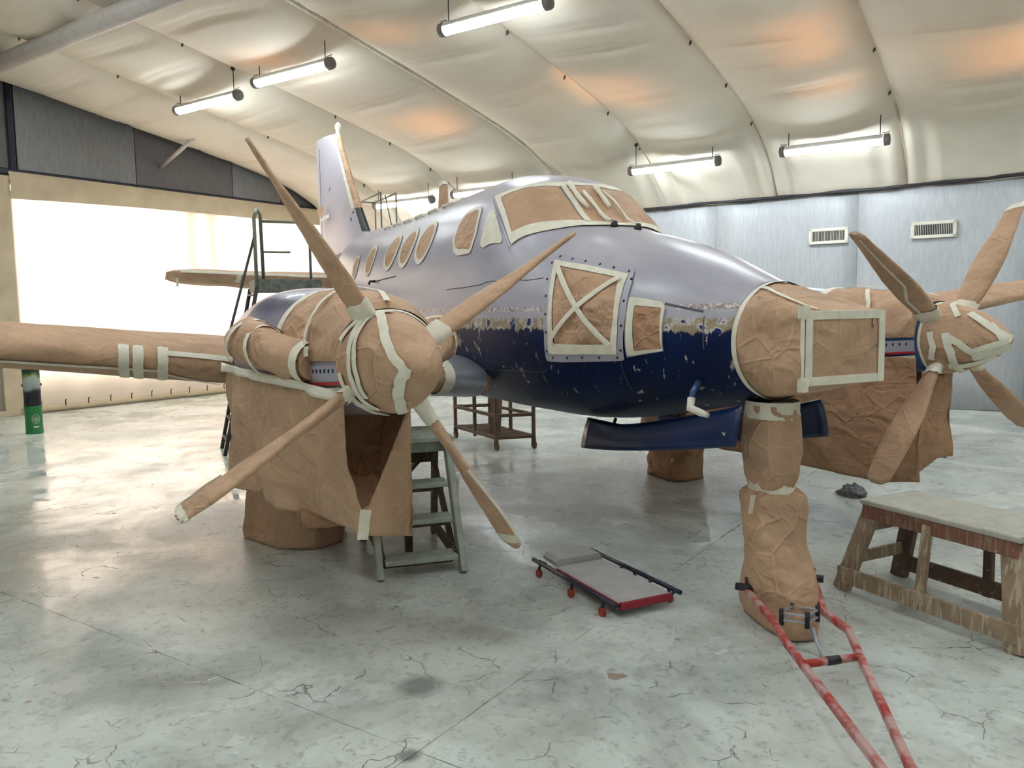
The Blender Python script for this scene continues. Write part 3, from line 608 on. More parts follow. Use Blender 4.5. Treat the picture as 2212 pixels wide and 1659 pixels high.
for sy,nm in ((1,'starboard'),(-1,'port')):
    m=MB(); ys=[.62,.8,1.0,1.3,1.7,2.2,2.4]+[2.4+.175*k for k in range(1,31)]
    def wf(u,v):
        y=ys[int(round(u))]; p=wing_fn(sy,y,v); 
        if y>1.02: p=p+V((-.2,0,1 if v<1 else -1)).normalized()*abs(crumple(p,.008,2.6,5.))
        return p
    m.grid(wf,len(ys),49,(0,len(ys)-1),(0,1.9999),capu=True)
    W_=m.build('wing',PAPER,plane)
    def wsurf(y,t): return wing_fn(sy,y,t)
    wsurf.center=lambda p:V((2.6,p.y,1.2+.123*(abs(p.y)-.75)))
    m=MB(); m.grid(lambda u,v:wing_fn(sy,.66+.27*u,v,.006),6,30,(0,1),(.55,1.55)); m.build('bare_leading_edge',SILVER,W_)
    for y in (.955,3.0,3.08,2.86):
        tape_on(wsurf,[(y,.70 if y<2 else .9),(y,.85),(y,1.0),(y+.004,1.12),(y,1.3),(y,1.42)],.06 if y>2 else .08,TAPE,'wing_tape',W_,.014,sub=4)
    tape_on(wsurf,[(2.45,.955),(2.6,.94),(2.8,.93),(2.86,.93)],.035,TAPE,'wing_tape',W_,.016)
    tape_on(wsurf,[(2.86,1.16),(3.4,1.17),(4.2,1.18),(5.5,1.18)],.03,TAPE,'wing_tape',W_,.016); tape_on(wsurf,[(2.5,1.42),(2.7,1.3),(2.86,1.2)],.03,TAPE,'wing_tape',W_,.016)
# ---------------------------------------------------------------- nacelles
EY,EZ=1.957,1.454
NS=[(.03,1.69,1.215,.235,1.454),(.3,1.745,1.175,.29,1.44),(.6,1.775,1.135,.33,1.42),(.9,1.80,1.10,.37,1.41),(1.3,1.84,1.06,.45,1.40),(1.75,1.85,1.03,.49,1.40),(2.3,1.81,1.02,.46,1.40),(3.0,1.70,1.14,.31,1.40),(3.8,1.54,1.32,.08,1.42)]
NX=[r[0] for r in NS]; NCc=[[r[k] for r in NS] for k in range(1,5)]; NMm=[slopes(NX,c) for c in NCc]
def nac(sy,x,th,off=0.):
    top,bot,wd,zc=[herm(x,NX,c,mm) for c,mm in zip(NCc,NMm)]; c,s=math.cos(th),math.sin(th); h=top-zc if s>=0 else zc-bot; n=2.25
    return V((x,sy*EY+spow(c,2/n)*(wd+off),zc+spow(s,2/n)*(h+off)))
def prop_blade(sy,ang,parent):
    er=V((0,-math.cos(ang),math.sin(ang))); et=V((0,-er.z,er.y)); hub=V((-.03,sy*EY,EZ))
    R0,R1=.17,1.148
    def fn(u,v):
        r=R0+(R1-R0)*u; q=u
        ch=.105+.115*math.sin(min(1,q/.55)*PI/2)**1.2-.075*max(0,(q-.5)/.5)**1.5
        if q>.97: ch*=math.sqrt(max(.02,1-((q-.97)/.03)**2*.75))
        th=.040*(1-q)+.020; dl=math.radians(-30+42*min(1,q/.85)**.8)
        n=et*math.cos(dl)-V((1,0,0))*math.sin(dl); cdir=n.cross(er)
        c,s=math.cos(v),math.sin(v); p=hub+er*r+cdir*(spow(c,.9)*ch/2)+n*(s*th/2*(1.0+.25*c))
        if .02<q<.96: p=p+n*crumple(p,.004,7.,sy*3+ang)*(1 if s>0 else -1)
        return p
    m=MB(); m.grid(fn,34,20,(0,1),(0,2*PI),cv=True,capu=True); b=m.build('blade',PAPER,parent)
    return fn
def spin_prof(u): return .240*(1-u**1.75)**.76
def spinner(sy,u,v):
    x=.02-.49*u; cy=sy*EY+(.022 if sy>0 else 0); p=V((x,cy+math.cos(v)*spin_prof(min(u,1)),EZ+math.sin(v)*spin_prof(min(u,1))))
    if .03<u<.97: d=V((-.3,p.y-sy*EY,p.z-EZ)).normalized(); p=p+d*crumple(p,.009,5.,sy*2.)
    return p
for sy,ths in ((1,.565),(-1,.936)):
    pr_m=MB(); pr_m.grid(lambda u,v:spinner(sy,u,v),30,56,(0,.999),(0,2*PI),cv=True,capu=True); PR=pr_m.build('propeller',PAPER,plane,'propeller with paper wrapped spinner')
    sp=lambda u,v:spinner(sy,u,v); sp.center=lambda p:V((p.x+.02,sy*EY,EZ))
    m=MB(); m.grid(lambda u,v:V((.035-.03*u,sy*EY,EZ))+V((0,math.cos(v),math.sin(v)))*(.238+.010*math.sin(PI*u)+.004*nz((v*2,u,sy))),4,48,(0,1),(0,2*PI),cv=True); m.build('spinner_tape',TAPE,PR)
    if sy==1:
        strips=[([(.06,.45),(.10,.85),(.16,1.25),(.2,1.6)],.05),([(.16,1.0),(.26,.6),(.33,.15),(.34,-.35),(.30,-.8),(.34,-1.15)],.036),([(.18,1.25),(.30,.75),(.40,.25),(.43,-.25),(.38,-.75)],.03),
                ([(.17,1.35),(.35,1.25),(.55,1.05),(.74,.7),(.88,.2),(.94,-.6)],.042),([(.92,-.3),(.80,-.9),(.62,-1.35),(.35,-1.65),(.12,-1.8)],.05),
                ([(.12,-.15),(.14,-.5),(.20,-.85)],.05),([(.05,-.55),(.16,-.85),(.30,-1.05)],.06),([(.04,-.85),(.14,-1.15),(.24,-1.45)],.05),([(.10,-.65),(.08,-1.0),(.10,-1.3)],.06),([(.03,2.7),(.12,2.9),(.2,3.1)],.04)]
    else:
        strips=[([(.5,1.1),(.7,.9),(.9,.6),(.985,.3)],.05),([(.35,.2),(.4,-.4),(.38,-.9),(.35,-1.5)],.05),([(.36,.1),(.5,-.1),(.62,-.5),(.8,-.4),(.97,-.3)],.045),([(.15,1.7),(.25,1.2),(.42,.8)],.035),([(.15,.2),(.2,-.2),(.14,-.6)],.04),([(.6,-.7),(.8,-.8),(.97,-1.2)],.07),([(.3,-.9),(.55,-1.1),(.8,-1.3)],.05),([(.75,1.0),(.88,.6),(.95,-.2)],.05)]
    for l,wd in strips: tape_on(sp,l,wd,TAPE,'spinner_tape',PR,.013,sub=5)
    for i in range(4):
        ang=ths+i*PI/2; bf=prop_blade(sy,ang,PR)
        bs=lambda u,v:bf(u,v); er=V((0,-math.cos(ang),math.sin(ang))); bs.center=lambda p,er=er:V((-.03,sy*EY,EZ))+er*(p-V((-.03,sy*EY,EZ))).dot(er)
        # tape round the root, tip and (some) along the face
        def cuff(u0,u1,nm,k=1.12):
            m=MB()
            def cf(u,v):
                uu=u0+(u1-u0)*u; p=bf(uu,v); c0=bs.center(p); er_=bs.center(bf(min(.99,uu+.05),v))-c0; return c0+(p-c0)*k+(p-c0).normalized()*.003+er_.normalized()*(.018*nz((v*2,ang*3,sy),1.)*(1 if u>.5 else -.3))
            m.grid(cf,5,20,(0,1),(0,2*PI),cv=True); m.build(nm,TAPE,PR)
        cuff(0.,.13+.03*(i%2),'root_tape',1.15)
        if sy==1 and i in (2,3): cuff(.9 if i==3 else .955,.955 if i==3 else .995,'tip_tape')
        if sy==-1 and i in (0,): cuff(.95,.995,'tip_tape')
        if sy==-1 and i in (0,1): tape_on(bs,[(.12,PI*.5),(.3,PI*.55),(.6,PI*.5),(.95,PI*.5)] if i==0 else [(.1,PI*1.45),(.3,PI*1.4),(.45,PI*1.6),(.95,PI*1.55)],.022,TAPE,'blade_tape',PR,.006,sub=4)
        if sy==1 and i==3: tape_on(bs,[(.45,.02),(.7,.0),(.92,.0)],.016,TAPE,'blade_tape',PR,.006,sub=4)
        if sy==1 and i==2: tape_on(bs,[(.75,PI),(.88,PI),(.98,PI)],.018,TAPE,'blade_tape',PR,.006,sub=4)
    nf=lambda x,th:nac(sy,x,th); nf.center=lambda p:V((p.x,sy*EY,1.42))
    m=MB(); nxs=[.03+.06*i for i in range(63)]; m.grid(lambda u,v:nac(sy,nxs[int(round(u))],v),63,56,(0,62),(0,2*PI),cv=True,capu=True); NA=m.build('nacelle',NACM if sy>0 else BLUEP,plane)
    # papered cowl top
    m=MB()
    def cp(u,v):
        x=.045+.84*u; p=nac(sy,x,v,.012); d=V((0,p.y-sy*EY,p.z-1.42)).normalized()
        return p+d*(abs(crumple(p,.022,3.4,sy*4.))+.012*abs(math.sin(v*3+x*9)) if 0.02<u<.97 and .06<v<3.08 else 0)
    m.grid(cp,26,52,(0,1),(.03,PI-.03)); m.build('cowl_paper',PAPER,NA)
    m=MB(); m.grid(lambda u,v:nac(sy,.845+.075*u,v,.026),3,48,(0,1),(-.05,PI+.05)); m.build('cowl_tape',TAPE,NA)
    for l,wd in (([(.35,.2),(.42,.8),(.55,1.3)],.03),([(.2,2.9),(.45,2.6),(.8,2.2)],.035),([(.28,.16),(.4,.14),(.5,.2)],.05),([(.06,1.57),(.4,1.75),(.85,1.6)],.03)): tape_on(nf,l,wd,TAPE,'cowl_tape',NA,.05,sub=4)
    # bare grey side panel strip, its red line and dashed edge
    for v0,v1 in ((-.32,-.02),(PI+.02,PI+.32)):
        m=MB(); m.grid(lambda u,v:nac(sy,.05+.55*u,v,.006),12,6,(0,1),(v0,v1)); m.build('side_panel',GREY,NA)
        e=v0 if v0<0 else v1; m=MB(); m.grid(lambda u,v:nac(sy,.05+.55*u,v,.010),12,3,(0,1),(e-.03,e+.03)); m.build('red_line',RED,NA)
        e2=v1-.05 if v0<0 else v0+.05
        for i in range(7):
            p=nac(sy,.10+.045*i,e2,.008); m=MB(); m.beam(p,p+V((0,0,-.018)),.006,.008); m.build('dash_mark',BLUE,NA)
        m=MB(); e=(v0-.14 if v0<0 else v1+.14); m.grid(lambda u,v:nac(sy,.05+.95*u,v,.014),12,3,(0,1),(e-.06,e+.06)); m.build('skirt_tape',TAPE,NA)
    # wrapped exhaust stacks
    for s2,end in ((1,.50 if sy>0 else .55),(-1,-.60 if sy>0 else -.5)):
        yb=sy*EY; m=MB(); P=[V((.36,yb+s2*.28,1.44)),V((.50,yb+s2*.33,1.455)),V((.66,yb+s2*(.33+(abs(end)-.33)*.4),1.48)),V((.84,yb+s2*(.33+(abs(end)-.33)*.8),1.50)),V((1.02,yb+end,1.53)),V((1.12,yb+end*1.04,1.54)),V((1.17,yb+end*1.05,1.545))]
        rr=[.085,.10,.105,.12,.125,.10,.03]
        P_,rr_=P,rr; P=[];rr=[]
        for i in range(len(P_)-1):
            for k in range(4): P.append(P_[i].lerp(P_[i+1],k/4)); rr.append(rr_[i]+(rr_[i+1]-rr_[i])*k/4)
        P.append(P_[-1]); rr.append(rr_[-1])
        mbp=MB().tube(P,rr,26); mbp.v=[p+V((0,s2*.3,.9)).normalized()*crumple(p,.03,5.,sy+s2) for p in mbp.v]; EX=mbp.build('exhaust_cover',PAPER,NA)
        for i,wd,tl in ((1,.07,0.),(10,.035,.5),(15,.04,-.35)):
            q=P[i]; d=(P[i+1]-P[i]).normalized(); m=MB(); x_=d.orthogonal().normalized(); y_=d.cross(x_)
            m.grid(lambda u,v:q+d*((u-.5)*wd+tl*rr[i]*math.sin(v+1))+(x_*math.cos(v)+y_*math.sin(v))*(rr[i]*1.0+.022),3,20,(0,1),(0,2*PI),cv=True); m.build('exhaust_tape',TAPE,NA)
# ---------------------------------------------------------------- hanging paper skirts and wrapped wheels
def sheet(name,plan,zt,zb,mat,parent,seed,n=40,k=18,amp=.03,flare=.0,bot=None):
    """plan: list of (x,y); zt/zb lists per plan point (tops and bottoms); a hanging sheet with folds"""
    L=[0.]
    for i in range(len(plan)-1): L.append(L[-1]+math.hypot(plan[i+1][0]-plan[i][0],plan[i+1][1]-plan[i][1]))
    def at(u):
        t=u*L[-1]; i=0
        while i<len(L)-2 and t>L[i+1]: i+=1
        q=(t-L[i])/max(1e-9,L[i+1]-L[i]); f=lambda a,b:a*(1-q)+b*q
        B_=bot or plan; return f(plan[i][0],plan[i+1][0]),f(plan[i][1],plan[i+1][1]),f(B_[i][0],B_[i+1][0]),f(B_[i][1],B_[i+1][1]),f(zt[i],zt[i+1]),f(zb[i],zb[i+1]),plan[i+1][0]-plan[i][0],plan[i+1][1]-plan[i][1]
    def fn(u,v):
        x,y,xb,yb,a,b,dx,dy=at(u); x,y=x+(xb-x)*v,y+(yb-y)*v; l=math.hypot(dx,dy) or 1; nx,ny=-dy/l,dx/l; z=a+(b-a)*v
        d=amp*min(1,v*1.8)*(.6*math.sin(u*L[-1]*9+seed+1.4*v)+nz((u*L[-1]*2.5,z*2.5,seed),1.)*1.4)+crumple((x,y,z),.016+.016*v*v,4.2,seed)*min(1,v*3)
        return V((x+nx*(d+flare*v),y+ny*(d+flare*v),z))
    m=MB(); m.grid(fn,n,k); return m.build(name,mat,parent,solid=.002)
for sy in (1,-1):
    if sy==1:
        SK=sheet('paper_skirt',[(1.9,2.49),(1.55,2.48),(1.25,2.44),(.7,2.335),(.3,2.25),(.07,2.175)],[1.37,1.37,1.365,1.35,1.333,1.315],[.62,.60,.585,.585,.60,.60],PAPER,plane,1.3,70,40,.042,bot=[(1.75,2.52),(1.5,2.46),(1.25,2.41),(.75,2.25),(.4,2.14),(.2,2.06)])
        sheet('front_flap',[(.205,2.115),(.20,2.03),(.20,1.92),(.21,1.80)],[.70,.74,.98,1.24],[.61,.58,.56,.54],PAPER,SK,4.,16,14,.008)
        sheet('inner_side',[(.22,1.80),(.6,1.76),(1.0,1.76)],[1.2,1.15,1.1],[.56,.56,.60],PAPER,SK,7.,24,14,.02)
        sheet('inner_sheet',[(.80,2.25),(.80,1.72)],[1.2,1.2],[.50,.48],PAPER_D,SK,9.,12,10,.02)
        sheet('skirt_tape',[(1.9,2.525),(1.55,2.515),(1.25,2.475),(.7,2.372),(.3,2.285),(.06,2.20)],[1.385,1.385,1.38,1.365,1.345,1.325],[1.335,1.335,1.33,1.315,1.297,1.275],TAPE,SK,2.,30,4,.0)
        m=MB(); m.beam((.185,2.055,.72),(.19,2.075,.57),.010,.055,up=(0,1,0)); m.build('skirt_tape',TAPE,SK)
    else:
        SK=sheet('paper_skirt',[(2.0,-1.44),(1.3,-1.475),(.7,-1.58),(.3,-1.655),(.05,-1.735)],[1.20,1.30,1.335,1.33,1.32],[.45,.455,.455,.44,.47],PAPER_D,plane,21.,60,30,.018,bot=[(2.0,-1.60),(1.3,-1.58),(.7,-1.60),(.25,-1.67),(.02,-1.76)])
        sheet('front_flap',[(.02,-1.76),(.0,-1.95),(.05,-2.12)],[1.24,1.2,1.24],[.52,.62,.62],PAPER_D,SK,24.,16,14,.02)
        sheet('outer_side',[(.05,-2.12),(.7,-2.27),(1.3,-2.42),(2.,-2.6)],[1.3,1.3,1.3,1.28],[.6,.6,.6,.62],PAPER_D,SK,27.,30,14,.02)
    # wheel in its paper bag
    cx,cy=(2.62,1.95) if sy>0 else (2.85,-1.88)
    BPOLY=[(2.06,1.93),(2.2,2.16),(2.62,2.33),(3.1,2.22),(3.1,1.68),(2.5,1.60),(2.16,1.70)]
    def bag(u,v):
        z=.005+ (.74 if sy>0 else .62)*u; c,s=math.cos(v),math.sin(v); hx=.50*(1-.35*u) if sy>0 else .29*(1+.25*u); hy=.30*(1-.15*u) if sy>0 else .22*(1+.15*u)
        n=3.0; p=V((cx+spow(c,2/n)*hx,cy+spow(s,2/n)*hy,z)); d=V((c,s,0))
        if sy>0:
            best=.2
            for i in range(len(BPOLY)):
                p1,p2=V(BPOLY[i])-V((cx,cy)),V(BPOLY[(i+1)%len(BPOLY)])-V((cx,cy)); e=p2-p1; det=-c*e.y+s*e.x
                if abs(det)>1e-9:
                    t_=(-p1.x*e.y+p1.y*e.x)/det; q_=(c*p1.y-s*p1.x)/det
                    if t_>0 and -1e-6<=q_<=1+1e-6: best=t_
            k_=1-.22*u; p=V((cx+c*best*k_,cy+s*best*k_,z))
        if sy<0: p=p-d*.05*math.exp(-((u-.42)/.12)**2)
        return p+d*crumple(p,.04 if sy>0 else .06,3.2,sy*6.)*(0.4 if u<.02 else 1)
    m=MB(); m.grid(bag,22,70,(0,1),(0,2*PI),cv=True,capu=True); BG=m.build('wrapped_wheel',PAPER if sy>0 else PAPER_D,plane)
    m=MB(); m.tube([(cx,cy,.5),(cx-.05,cy,1.15)],.10,12); m.build('gear_leg',PAPER_D,BG)
    m=MB(); m.beam((cx-.30,cy-.05*sy,.24),(cx-.31,cy-.05*sy,.04),.02,.05,up=(0,1,0)) if sy>0 else m.beam((cx-.2,cy+.18,.22),(cx-.2,cy+.16,.05),.02,.05,up=(0,1,0)); m.build('bag_tape',TAPE,BG)
# nose gear
dw=V((-.966,.259,0)); dn=V((.259,.966,0))
def ng(u,v):
    z=1.17-.44*u; c,s=math.cos(v),math.sin(v); r=.145+.012*math.sin(u*PI)-.03*max(0,u-.85)*6; p=V((-.415,-.0,z))+dw*(spow(c,.8)*r)+dn*(spow(s,.8)*r*.82)
    return p+V((p.x+.415,p.y,0)).normalized()*(crumple(p,.018,5.,3.)+.010*(abs(math.sin(2.5*v+1.+z*3))-.5))
m=MB(); m.grid(ng,18,56,(0,1),(0,2*PI),cv=True,capu=True); NG=m.build('nose_gear',PAPER,plane)
def nb(u,v):
    z=.735-.725*u; c,s=math.cos(v),math.sin(v); hl=herm(z,[0,.06,.2,.4,.6,.68,.735],[.27,.30,.27,.19,.155,.15,.085],[.3,.2,-.2,-.3,-.1,-.4,-1.]); hw=herm(z,[0,.06,.2,.4,.6,.68,.735],[.12,.13,.128,.135,.145,.14,.085],[.1]*3+[.0]*3+[-.8])
    ctr=V((-.415,-.015,z))+dw*(.09*(1-z/.735)); p=ctr+dw*(spow(c,.72)*hl)+dn*(spow(s,.72)*hw); d=(p-ctr); d.z=0
    return p+d.normalized()*(crumple(p,.024,4.5,8.)+.016*(abs(math.sin(2.5*v+z*2.2))-.5))*(.3 if u>.95 else 1)
m=MB(); m.grid(nb,40,64,(0,1),(0,2*PI),cv=True,capu=True); m.build('wheel_bag',PAPER,NG)
def cuffm(z0,z1,r,nm,seed):
    m=MB(); m.grid(lambda u,v:V((-.415,-.005,z0+(z1-z0)*u))+dw*math.cos(v)*(r+.012*nz((v*3,u*3,seed)))+dn*math.sin(v)*(r*.85+.012*nz((v*3,u*4,seed))),5,32,(0,1),(0,2*PI),cv=True); return m.build(nm,TAPE,NG)
cuffm(.70,.765,.135,'strut_tape',1.); cuffm(1.10,1.19,.158,'strut_tape',5.)
m=MB(); m.beam((-.45,.14,.70),(-.44,.145,.60),.012,.05,up=(0,1,0)); m.build('strut_tape',TAPE,NG)
# nose gear doors, hinged down at each side of the bay
for sy in (1,-1):
    def dr(u,v):
        x=1.0-1.50*u; top=.955+.33*max(0,u-.25)**1.25; bot=.755+.225*u**1.3
        z=top+(bot-top)*v; y=sy*(.27+.035*math.sin(v*PI*.55)+.02*v)
        if v>=.99: pass
        return V((x,y,z))
    m=MB(); m.grid(dr,28,8); D=m.build('nose_gear_door',BLUE,plane,solid=.018)
    for u in (.2,.75): p=dr(u,0.); m=MB(); m.tube([p+V((0,0,-.02)),p+V((0,-sy*.02,.03))],.012,6); m.build('hinge',DARK,D)
# ---------------------------------------------------------------- tail
def slab(pts_l,th,name,mat,parent,n=14,k=10,label=None,y0=0.):
    """fin-like lens: pts_l = (LEx,TEx,z) list"""
    def fn(u,v):
        t=u*(len(pts_l)-1); i=min(int(t),len(pts_l)-2); q=t-i; le=pts_l[i][0]*(1-q)+pts_l[i+1][0]*q; te=pts_l[i][1]*(1-q)+pts_l[i+1][1]*q; z=pts_l[i][2]*(1-q)+pts_l[i+1][2]*q
        x,yy,_=airfoil(v); return V((le+(te-le)*x,y0+yy*th*(te-le),z+x*.15*max(0,u-.4)/.6))
    m=MB(); m.grid(fn,n,41,(0,1),(0,1.9999),capu=True); return m.build(name,mat,parent,label),fn
FINM=NT('patchy_grey_fin'); _v=FINM.coord(); FINM.set(col=FINM.mix(FINM.math('GREATER_THAN',FINM.noise(FINM.coord((1,1,1)),2.6,3,.55,.5),.675),FINM.ramp(FINM.noise(_v,1.1,4),(.35,srgb(180,176,190)),(.6,srgb(190,186,196)),(.75,srgb(188,174,172))),srgb(40,56,104)),rough=.42); FINM=FINM.m
FN,ff=slab([(6.7,9.86,2.55),(7.0,9.88,2.72),(7.35,9.90,3.05),(7.85,9.93,3.6),(8.30,9.95,4.1),(8.42,9.95,4.28),(8.6,9.94,4.36)],.085,'fin',FINM,plane,30)
m=MB(); m.grid(lambda u,v:ff(.36+.57*u,v)+V((-.012,0,0)),12,11,(0,1),(.80,1.20)); m.build('leading_edge_paper',PAPER,FN)
m=MB(); m.grid(lambda u,v:ff(.36+.57*u,v)+V((-.006,.004,0)),12,4,(0,1),(.72,.80)); m.build('leading_edge_tape',TAPE,FN)
m=MB(); m.grid(lambda u,v:ff(.20+.16*u,v)+V((-.012,0,0)),8,11,(0,1),(.80,1.20)); m.build('black_boot',BLACKP,FN)
m=MB(); m.beam((9.45,.075,2.7),(9.50,.065,4.3),.006,.012,up=(1,0,0)); m.build('rudder_gap',LINE,FN)
m=MB(); m.lathe([(.05,0),(.06,.03),(.045,.07),(.03,.12),(.05,.17),(.045,.21),(.015,.25)],(8.52,0,4.26),(-.1,0,1),12); m.build('tail_beacon',TAPE,FN,'tape wrapped beacon')
m=MB(); m.grid(lambda u,v:V((8.55+.75*u,.17-.03*u+.02*nz((u*4,v*4,3)),3.12+.05*v+.03*nz((u*5,v*2,1)))),8,4); m.build('tape_patch',TAPE,FN)
m=MB(); m.grid(lambda u,v:V((8.9+.45*u,.165+.02*nz((u*4,v*4,3)),3.2+.14*v+.03*nz((u*5,v*2,1)))),6,4); m.build('paper_patch',PAPER,FN)
for sy in (1,-1):
    def st(u,v):
        y=.1+2.36*u; ch=1.35-.55*u; le=7.75+.5*u; q=max(0,(u-.93)/.07); ch*=(1-.35*q*q); le+=.25*q*q; x,yy,_=airfoil(v)
        p=V((le+ch*x,sy*y,2.17+.045*u*2.3-.13*x*ch+yy*.19*ch*(1-.3*q*q))); return p+V((0,0,.012*nz(p,3.,sy)*(1 if v<1 else 1.6)))
    m=MB(); m.grid(st,26,41,(0,1),(0,1.9999),capu=True); ST=m.build('tailplane',PAPER,plane)
    ss=lambda u,v:st(u,v); ss.center=lambda p:V((8.4,p.y,2.2))
    tape_on(ss,[(.62,.9),(.62,1.0),(.62,1.15),(.63,1.3)],.06,TAPE,'tailplane_tape',ST,.012,sub=4); tape_on(ss,[(.93,.93),(.5,.95),(.05,.95)],.04,TAPE,'tailplane_tape',ST,.012,sub=6)
    m=MB(); p=st(.95,1.2); m.grid(lambda u,v:p+V((.02*v,.03*(u-.5),-.02-.12*v)),3,4); m.build('loose_tape',TAPE,ST)
# ================================================================ LOOSE THINGS
WOODG=m_wood=None
def m_wood(name,c0,c1,paint=None):
    t=NT(name); v=t.coord(); n=t.noise(t.coord((5,5,5)),2.2,5,.6); c=t.ramp(n,(.3,c0),(.7,c1))
    if paint:
        d=t.ramp(t.noise(t.coord((22,22,2.2)),2.,4,.6),(.52,0.),(.60,1.)); c=t.mix(d,c,paint)
    sp=t.ramp(t.noise(v,38,3),(.64,0.),(.70,1.)); c=t.mix(t.math('MULTIPLY',sp,.5),c,srgb(196,190,176)); t.set(col=c,rough=.75); t.bump(t.noise(v,30,4),.25,.006); return t.m
GREENW=m_wood('greenish_painted_wood',srgb(152,160,146),srgb(186,192,176)); GREEND=m_wood('brown_worn_wood',srgb(74,62,48),srgb(112,96,74))
# ---- low wooden step stand
O=V((1.152,1.707,0)); E1=V((-.162,-.987,0)); E2=V((.987,-.162,0)); WD=.537
def sl(s,d,z): return O+E1*s+E2*d+V((0,0,z))
root=empty('step_stand',sl(WD/2,.4,0),'green painted wooden step stand under the starboard propeller','steps')
for i,(d,z) in enumerate(((.055,.118),(.185,.335),(.315,.545))):
    m=MB(); m.beam(sl(.035,d+.05,z-.017),sl(WD-.035,d+.05,z-.017),.17,.034,ch=.2); m.build('tread',GREENW,root)
    m=MB(); m.beam(sl(.04,d+.11,z-.06),sl(WD-.04,d+.11,z-.06),.02,.05); m.build('tread_support',GREEND,root)
m=MB(); m.beam(sl(-.04,.70,.815),sl(WD+.04,.70,.815),.60,.032,ch=.2); m.build('platform',GREENW,root)
for s in (.0,WD):
    m=MB(); m.beam(sl(s,.02,0),sl(s,.47,.80),.042,.095,up=E2); m.build('stringer',GREENW,root)
    m=MB(); m.beam(sl(s,.07,.0),sl(s,.07,.13),.04,.06,up=E2); m.build('foot_block',GREENW,root)
    m=MB(); m.beam(sl(s,1.0,0),sl(s,.88,.80),.042,.08,up=E2); m.build('rear_leg',GREEND,root)
    m=MB(); m.beam(sl(s+(.03 if s<.1 else -.03),.08,.10),sl(s+(.03 if s<.1 else -.03),.97,.12),.03,.07); m.build('side_rail',GREEND,root)
    m=MB(); m.beam(sl(s+(.03 if s<.1 else -.03),.20,.12),sl(s+(.03 if s<.1 else -.03),.86,.66),.03,.07); m.build('side_brace',GREEND,root)
m=MB(); m.beam(sl(.02,.96,.15),sl(WD-.02,.90,.70),.025,.08,up=E2); m.build('rear_brace',GREEND,root)
m=MB(); m.beam(sl(.02,.90,.62),sl(WD-.02,.90,.62),.03,.09); m.build('rear_rail',GREEND,root)
m=MB(); m.beam(sl(WD*.5,.55,.0),sl(WD*.5,.55,.80),.05,.06,up=E2); m.build('centre_post',GREEND,root)
m=MB(); m.beam(sl(.02,.50,.76),sl(WD-.02,.50,.76),.03,.08); m.build('front_rail',GREENW,root)
# ---- mechanic's creeper
root=empty('creeper',(.31,.60,0),'low wheeled creeper board with dark side rails on the open floor','creeper')
CB=plain('dusty_grey_vinyl',srgb(190,187,187),.55,var=.08); CR=plain('red_vinyl_edge',srgb(150,34,48),.5); RAIL=plain('dark_rail',srgb(52,54,68),.4,.4); CRW=plain('orange_red_wheel',srgb(170,62,44),.5); 
m=MB(); m.beam((.58,.60,.075),(-.12,.60,.075),.34,.035,ch=.3); m.build('board',CB,root)
m=MB(); m.beam((-.118,.43,.068),(-.118,.77,.068),.022,.046,ch=.3); m.build('front_edge',CR,root)
m=MB(); m.beam((.58,.772,.068),(-.12,.772,.068),.012,.03,ch=.3); m.build('side_edge',CR,root)
m=MB(); m.beam((.77,.60,.105),(.60,.60,.10),.33,.06,ch=.35); m.build('head_pad',CB,root)
for y in (.825,.392):
    m=MB(); m.tube([(.80,y,.088),(-.155,y,.094)],.014,8); R_=m.build('rail',RAIL,root)
    for x in (.72,.4,.1,-.12):
        yi=y+(-.05 if y>.6 else .05); m=MB(); m.tube([(x,y,.10),(x,yi,.07)],.009,6); m.build('rail_bracket',RAIL,root)
    for x in (.70,.30,-.04):
        yo=y+(.012 if y>.6 else -.012); m=MB(); m.tube([(x,yo-.011,.026),(x,yo+.011,.026)],.025,16); wl=m.build('caster_wheel',CRW,root)
        m=MB(); m.tube([(x,yo,.05),(x,y,.09)],.010,6); m.build('caster_fork',RAIL,root)
for o_ in root.children:
    for v_ in o_.data.vertices: v_.co=v_.co+V((.06,-.045,0))+V((.06,-.045,0))*0
# ---- tow bar
TR=NT('scuffed_red_paint'); _v=TR.coord(); TR.set(col=TR.mix(TR.ramp(TR.noise(TR.coord((3,3,3)),2.6,4,.6),(.40,0.),(.56,1.)),srgb(168,46,42),srgb(192,156,150)),rough=.5); TR=TR.m
root=empty('tow_bar',(-1.1,.4,0),'red steel tow bar hooked to the wrapped nose wheel','tow bar')
def arm(pts):
    m=MB()
    for p,q in zip(pts,pts[1:]): m.beam(p,q,.030,.034)
    return m.build('arm',TR,root)
LA=[V((-.428,.165,.175)),V((-.745,.297,.16)),V((-.905,.372,.125)),V((-1.861,.895,.15)),V((-2.3,1.14,.17))]; RA=[V((-.575,-.17,.215)),V((-.812,.018,.165)),V((-.955,-.002,.125)),V((-1.907,.807,.15)),V((-2.34,1.09,.17))]
RA[2]=V((-.965,.02,.125)); arm(LA); arm(RA)
m=MB(); m.tube([(-1.155,.505,.137),(-1.215,.23,.137)],.018,10); m.build('cross_tube',TR,root)
m=MB(); m.tube([(-1.178,.40,.137),(-1.192,.335,.137)],.020,10); m.build('cross_collar',DARK,root)
m=MB(); m.tube([(-2.22,1.26,.17),(-2.40,.98,.17)],.018,10); m.build('handle',TR,root)
for p in LA[:1]+RA[:1]:
    m=MB(); m.tube([p+V((.05,.035,.02)),p+V((-.03,-.03,.02))],.020,10); m.build('hook_pin',DARK,root); m=MB(); m.tube([p+V((.0,.0,.0)),p+V((.01,.0,.075))],.008,6); m.build('pin_lever',DARK,root)
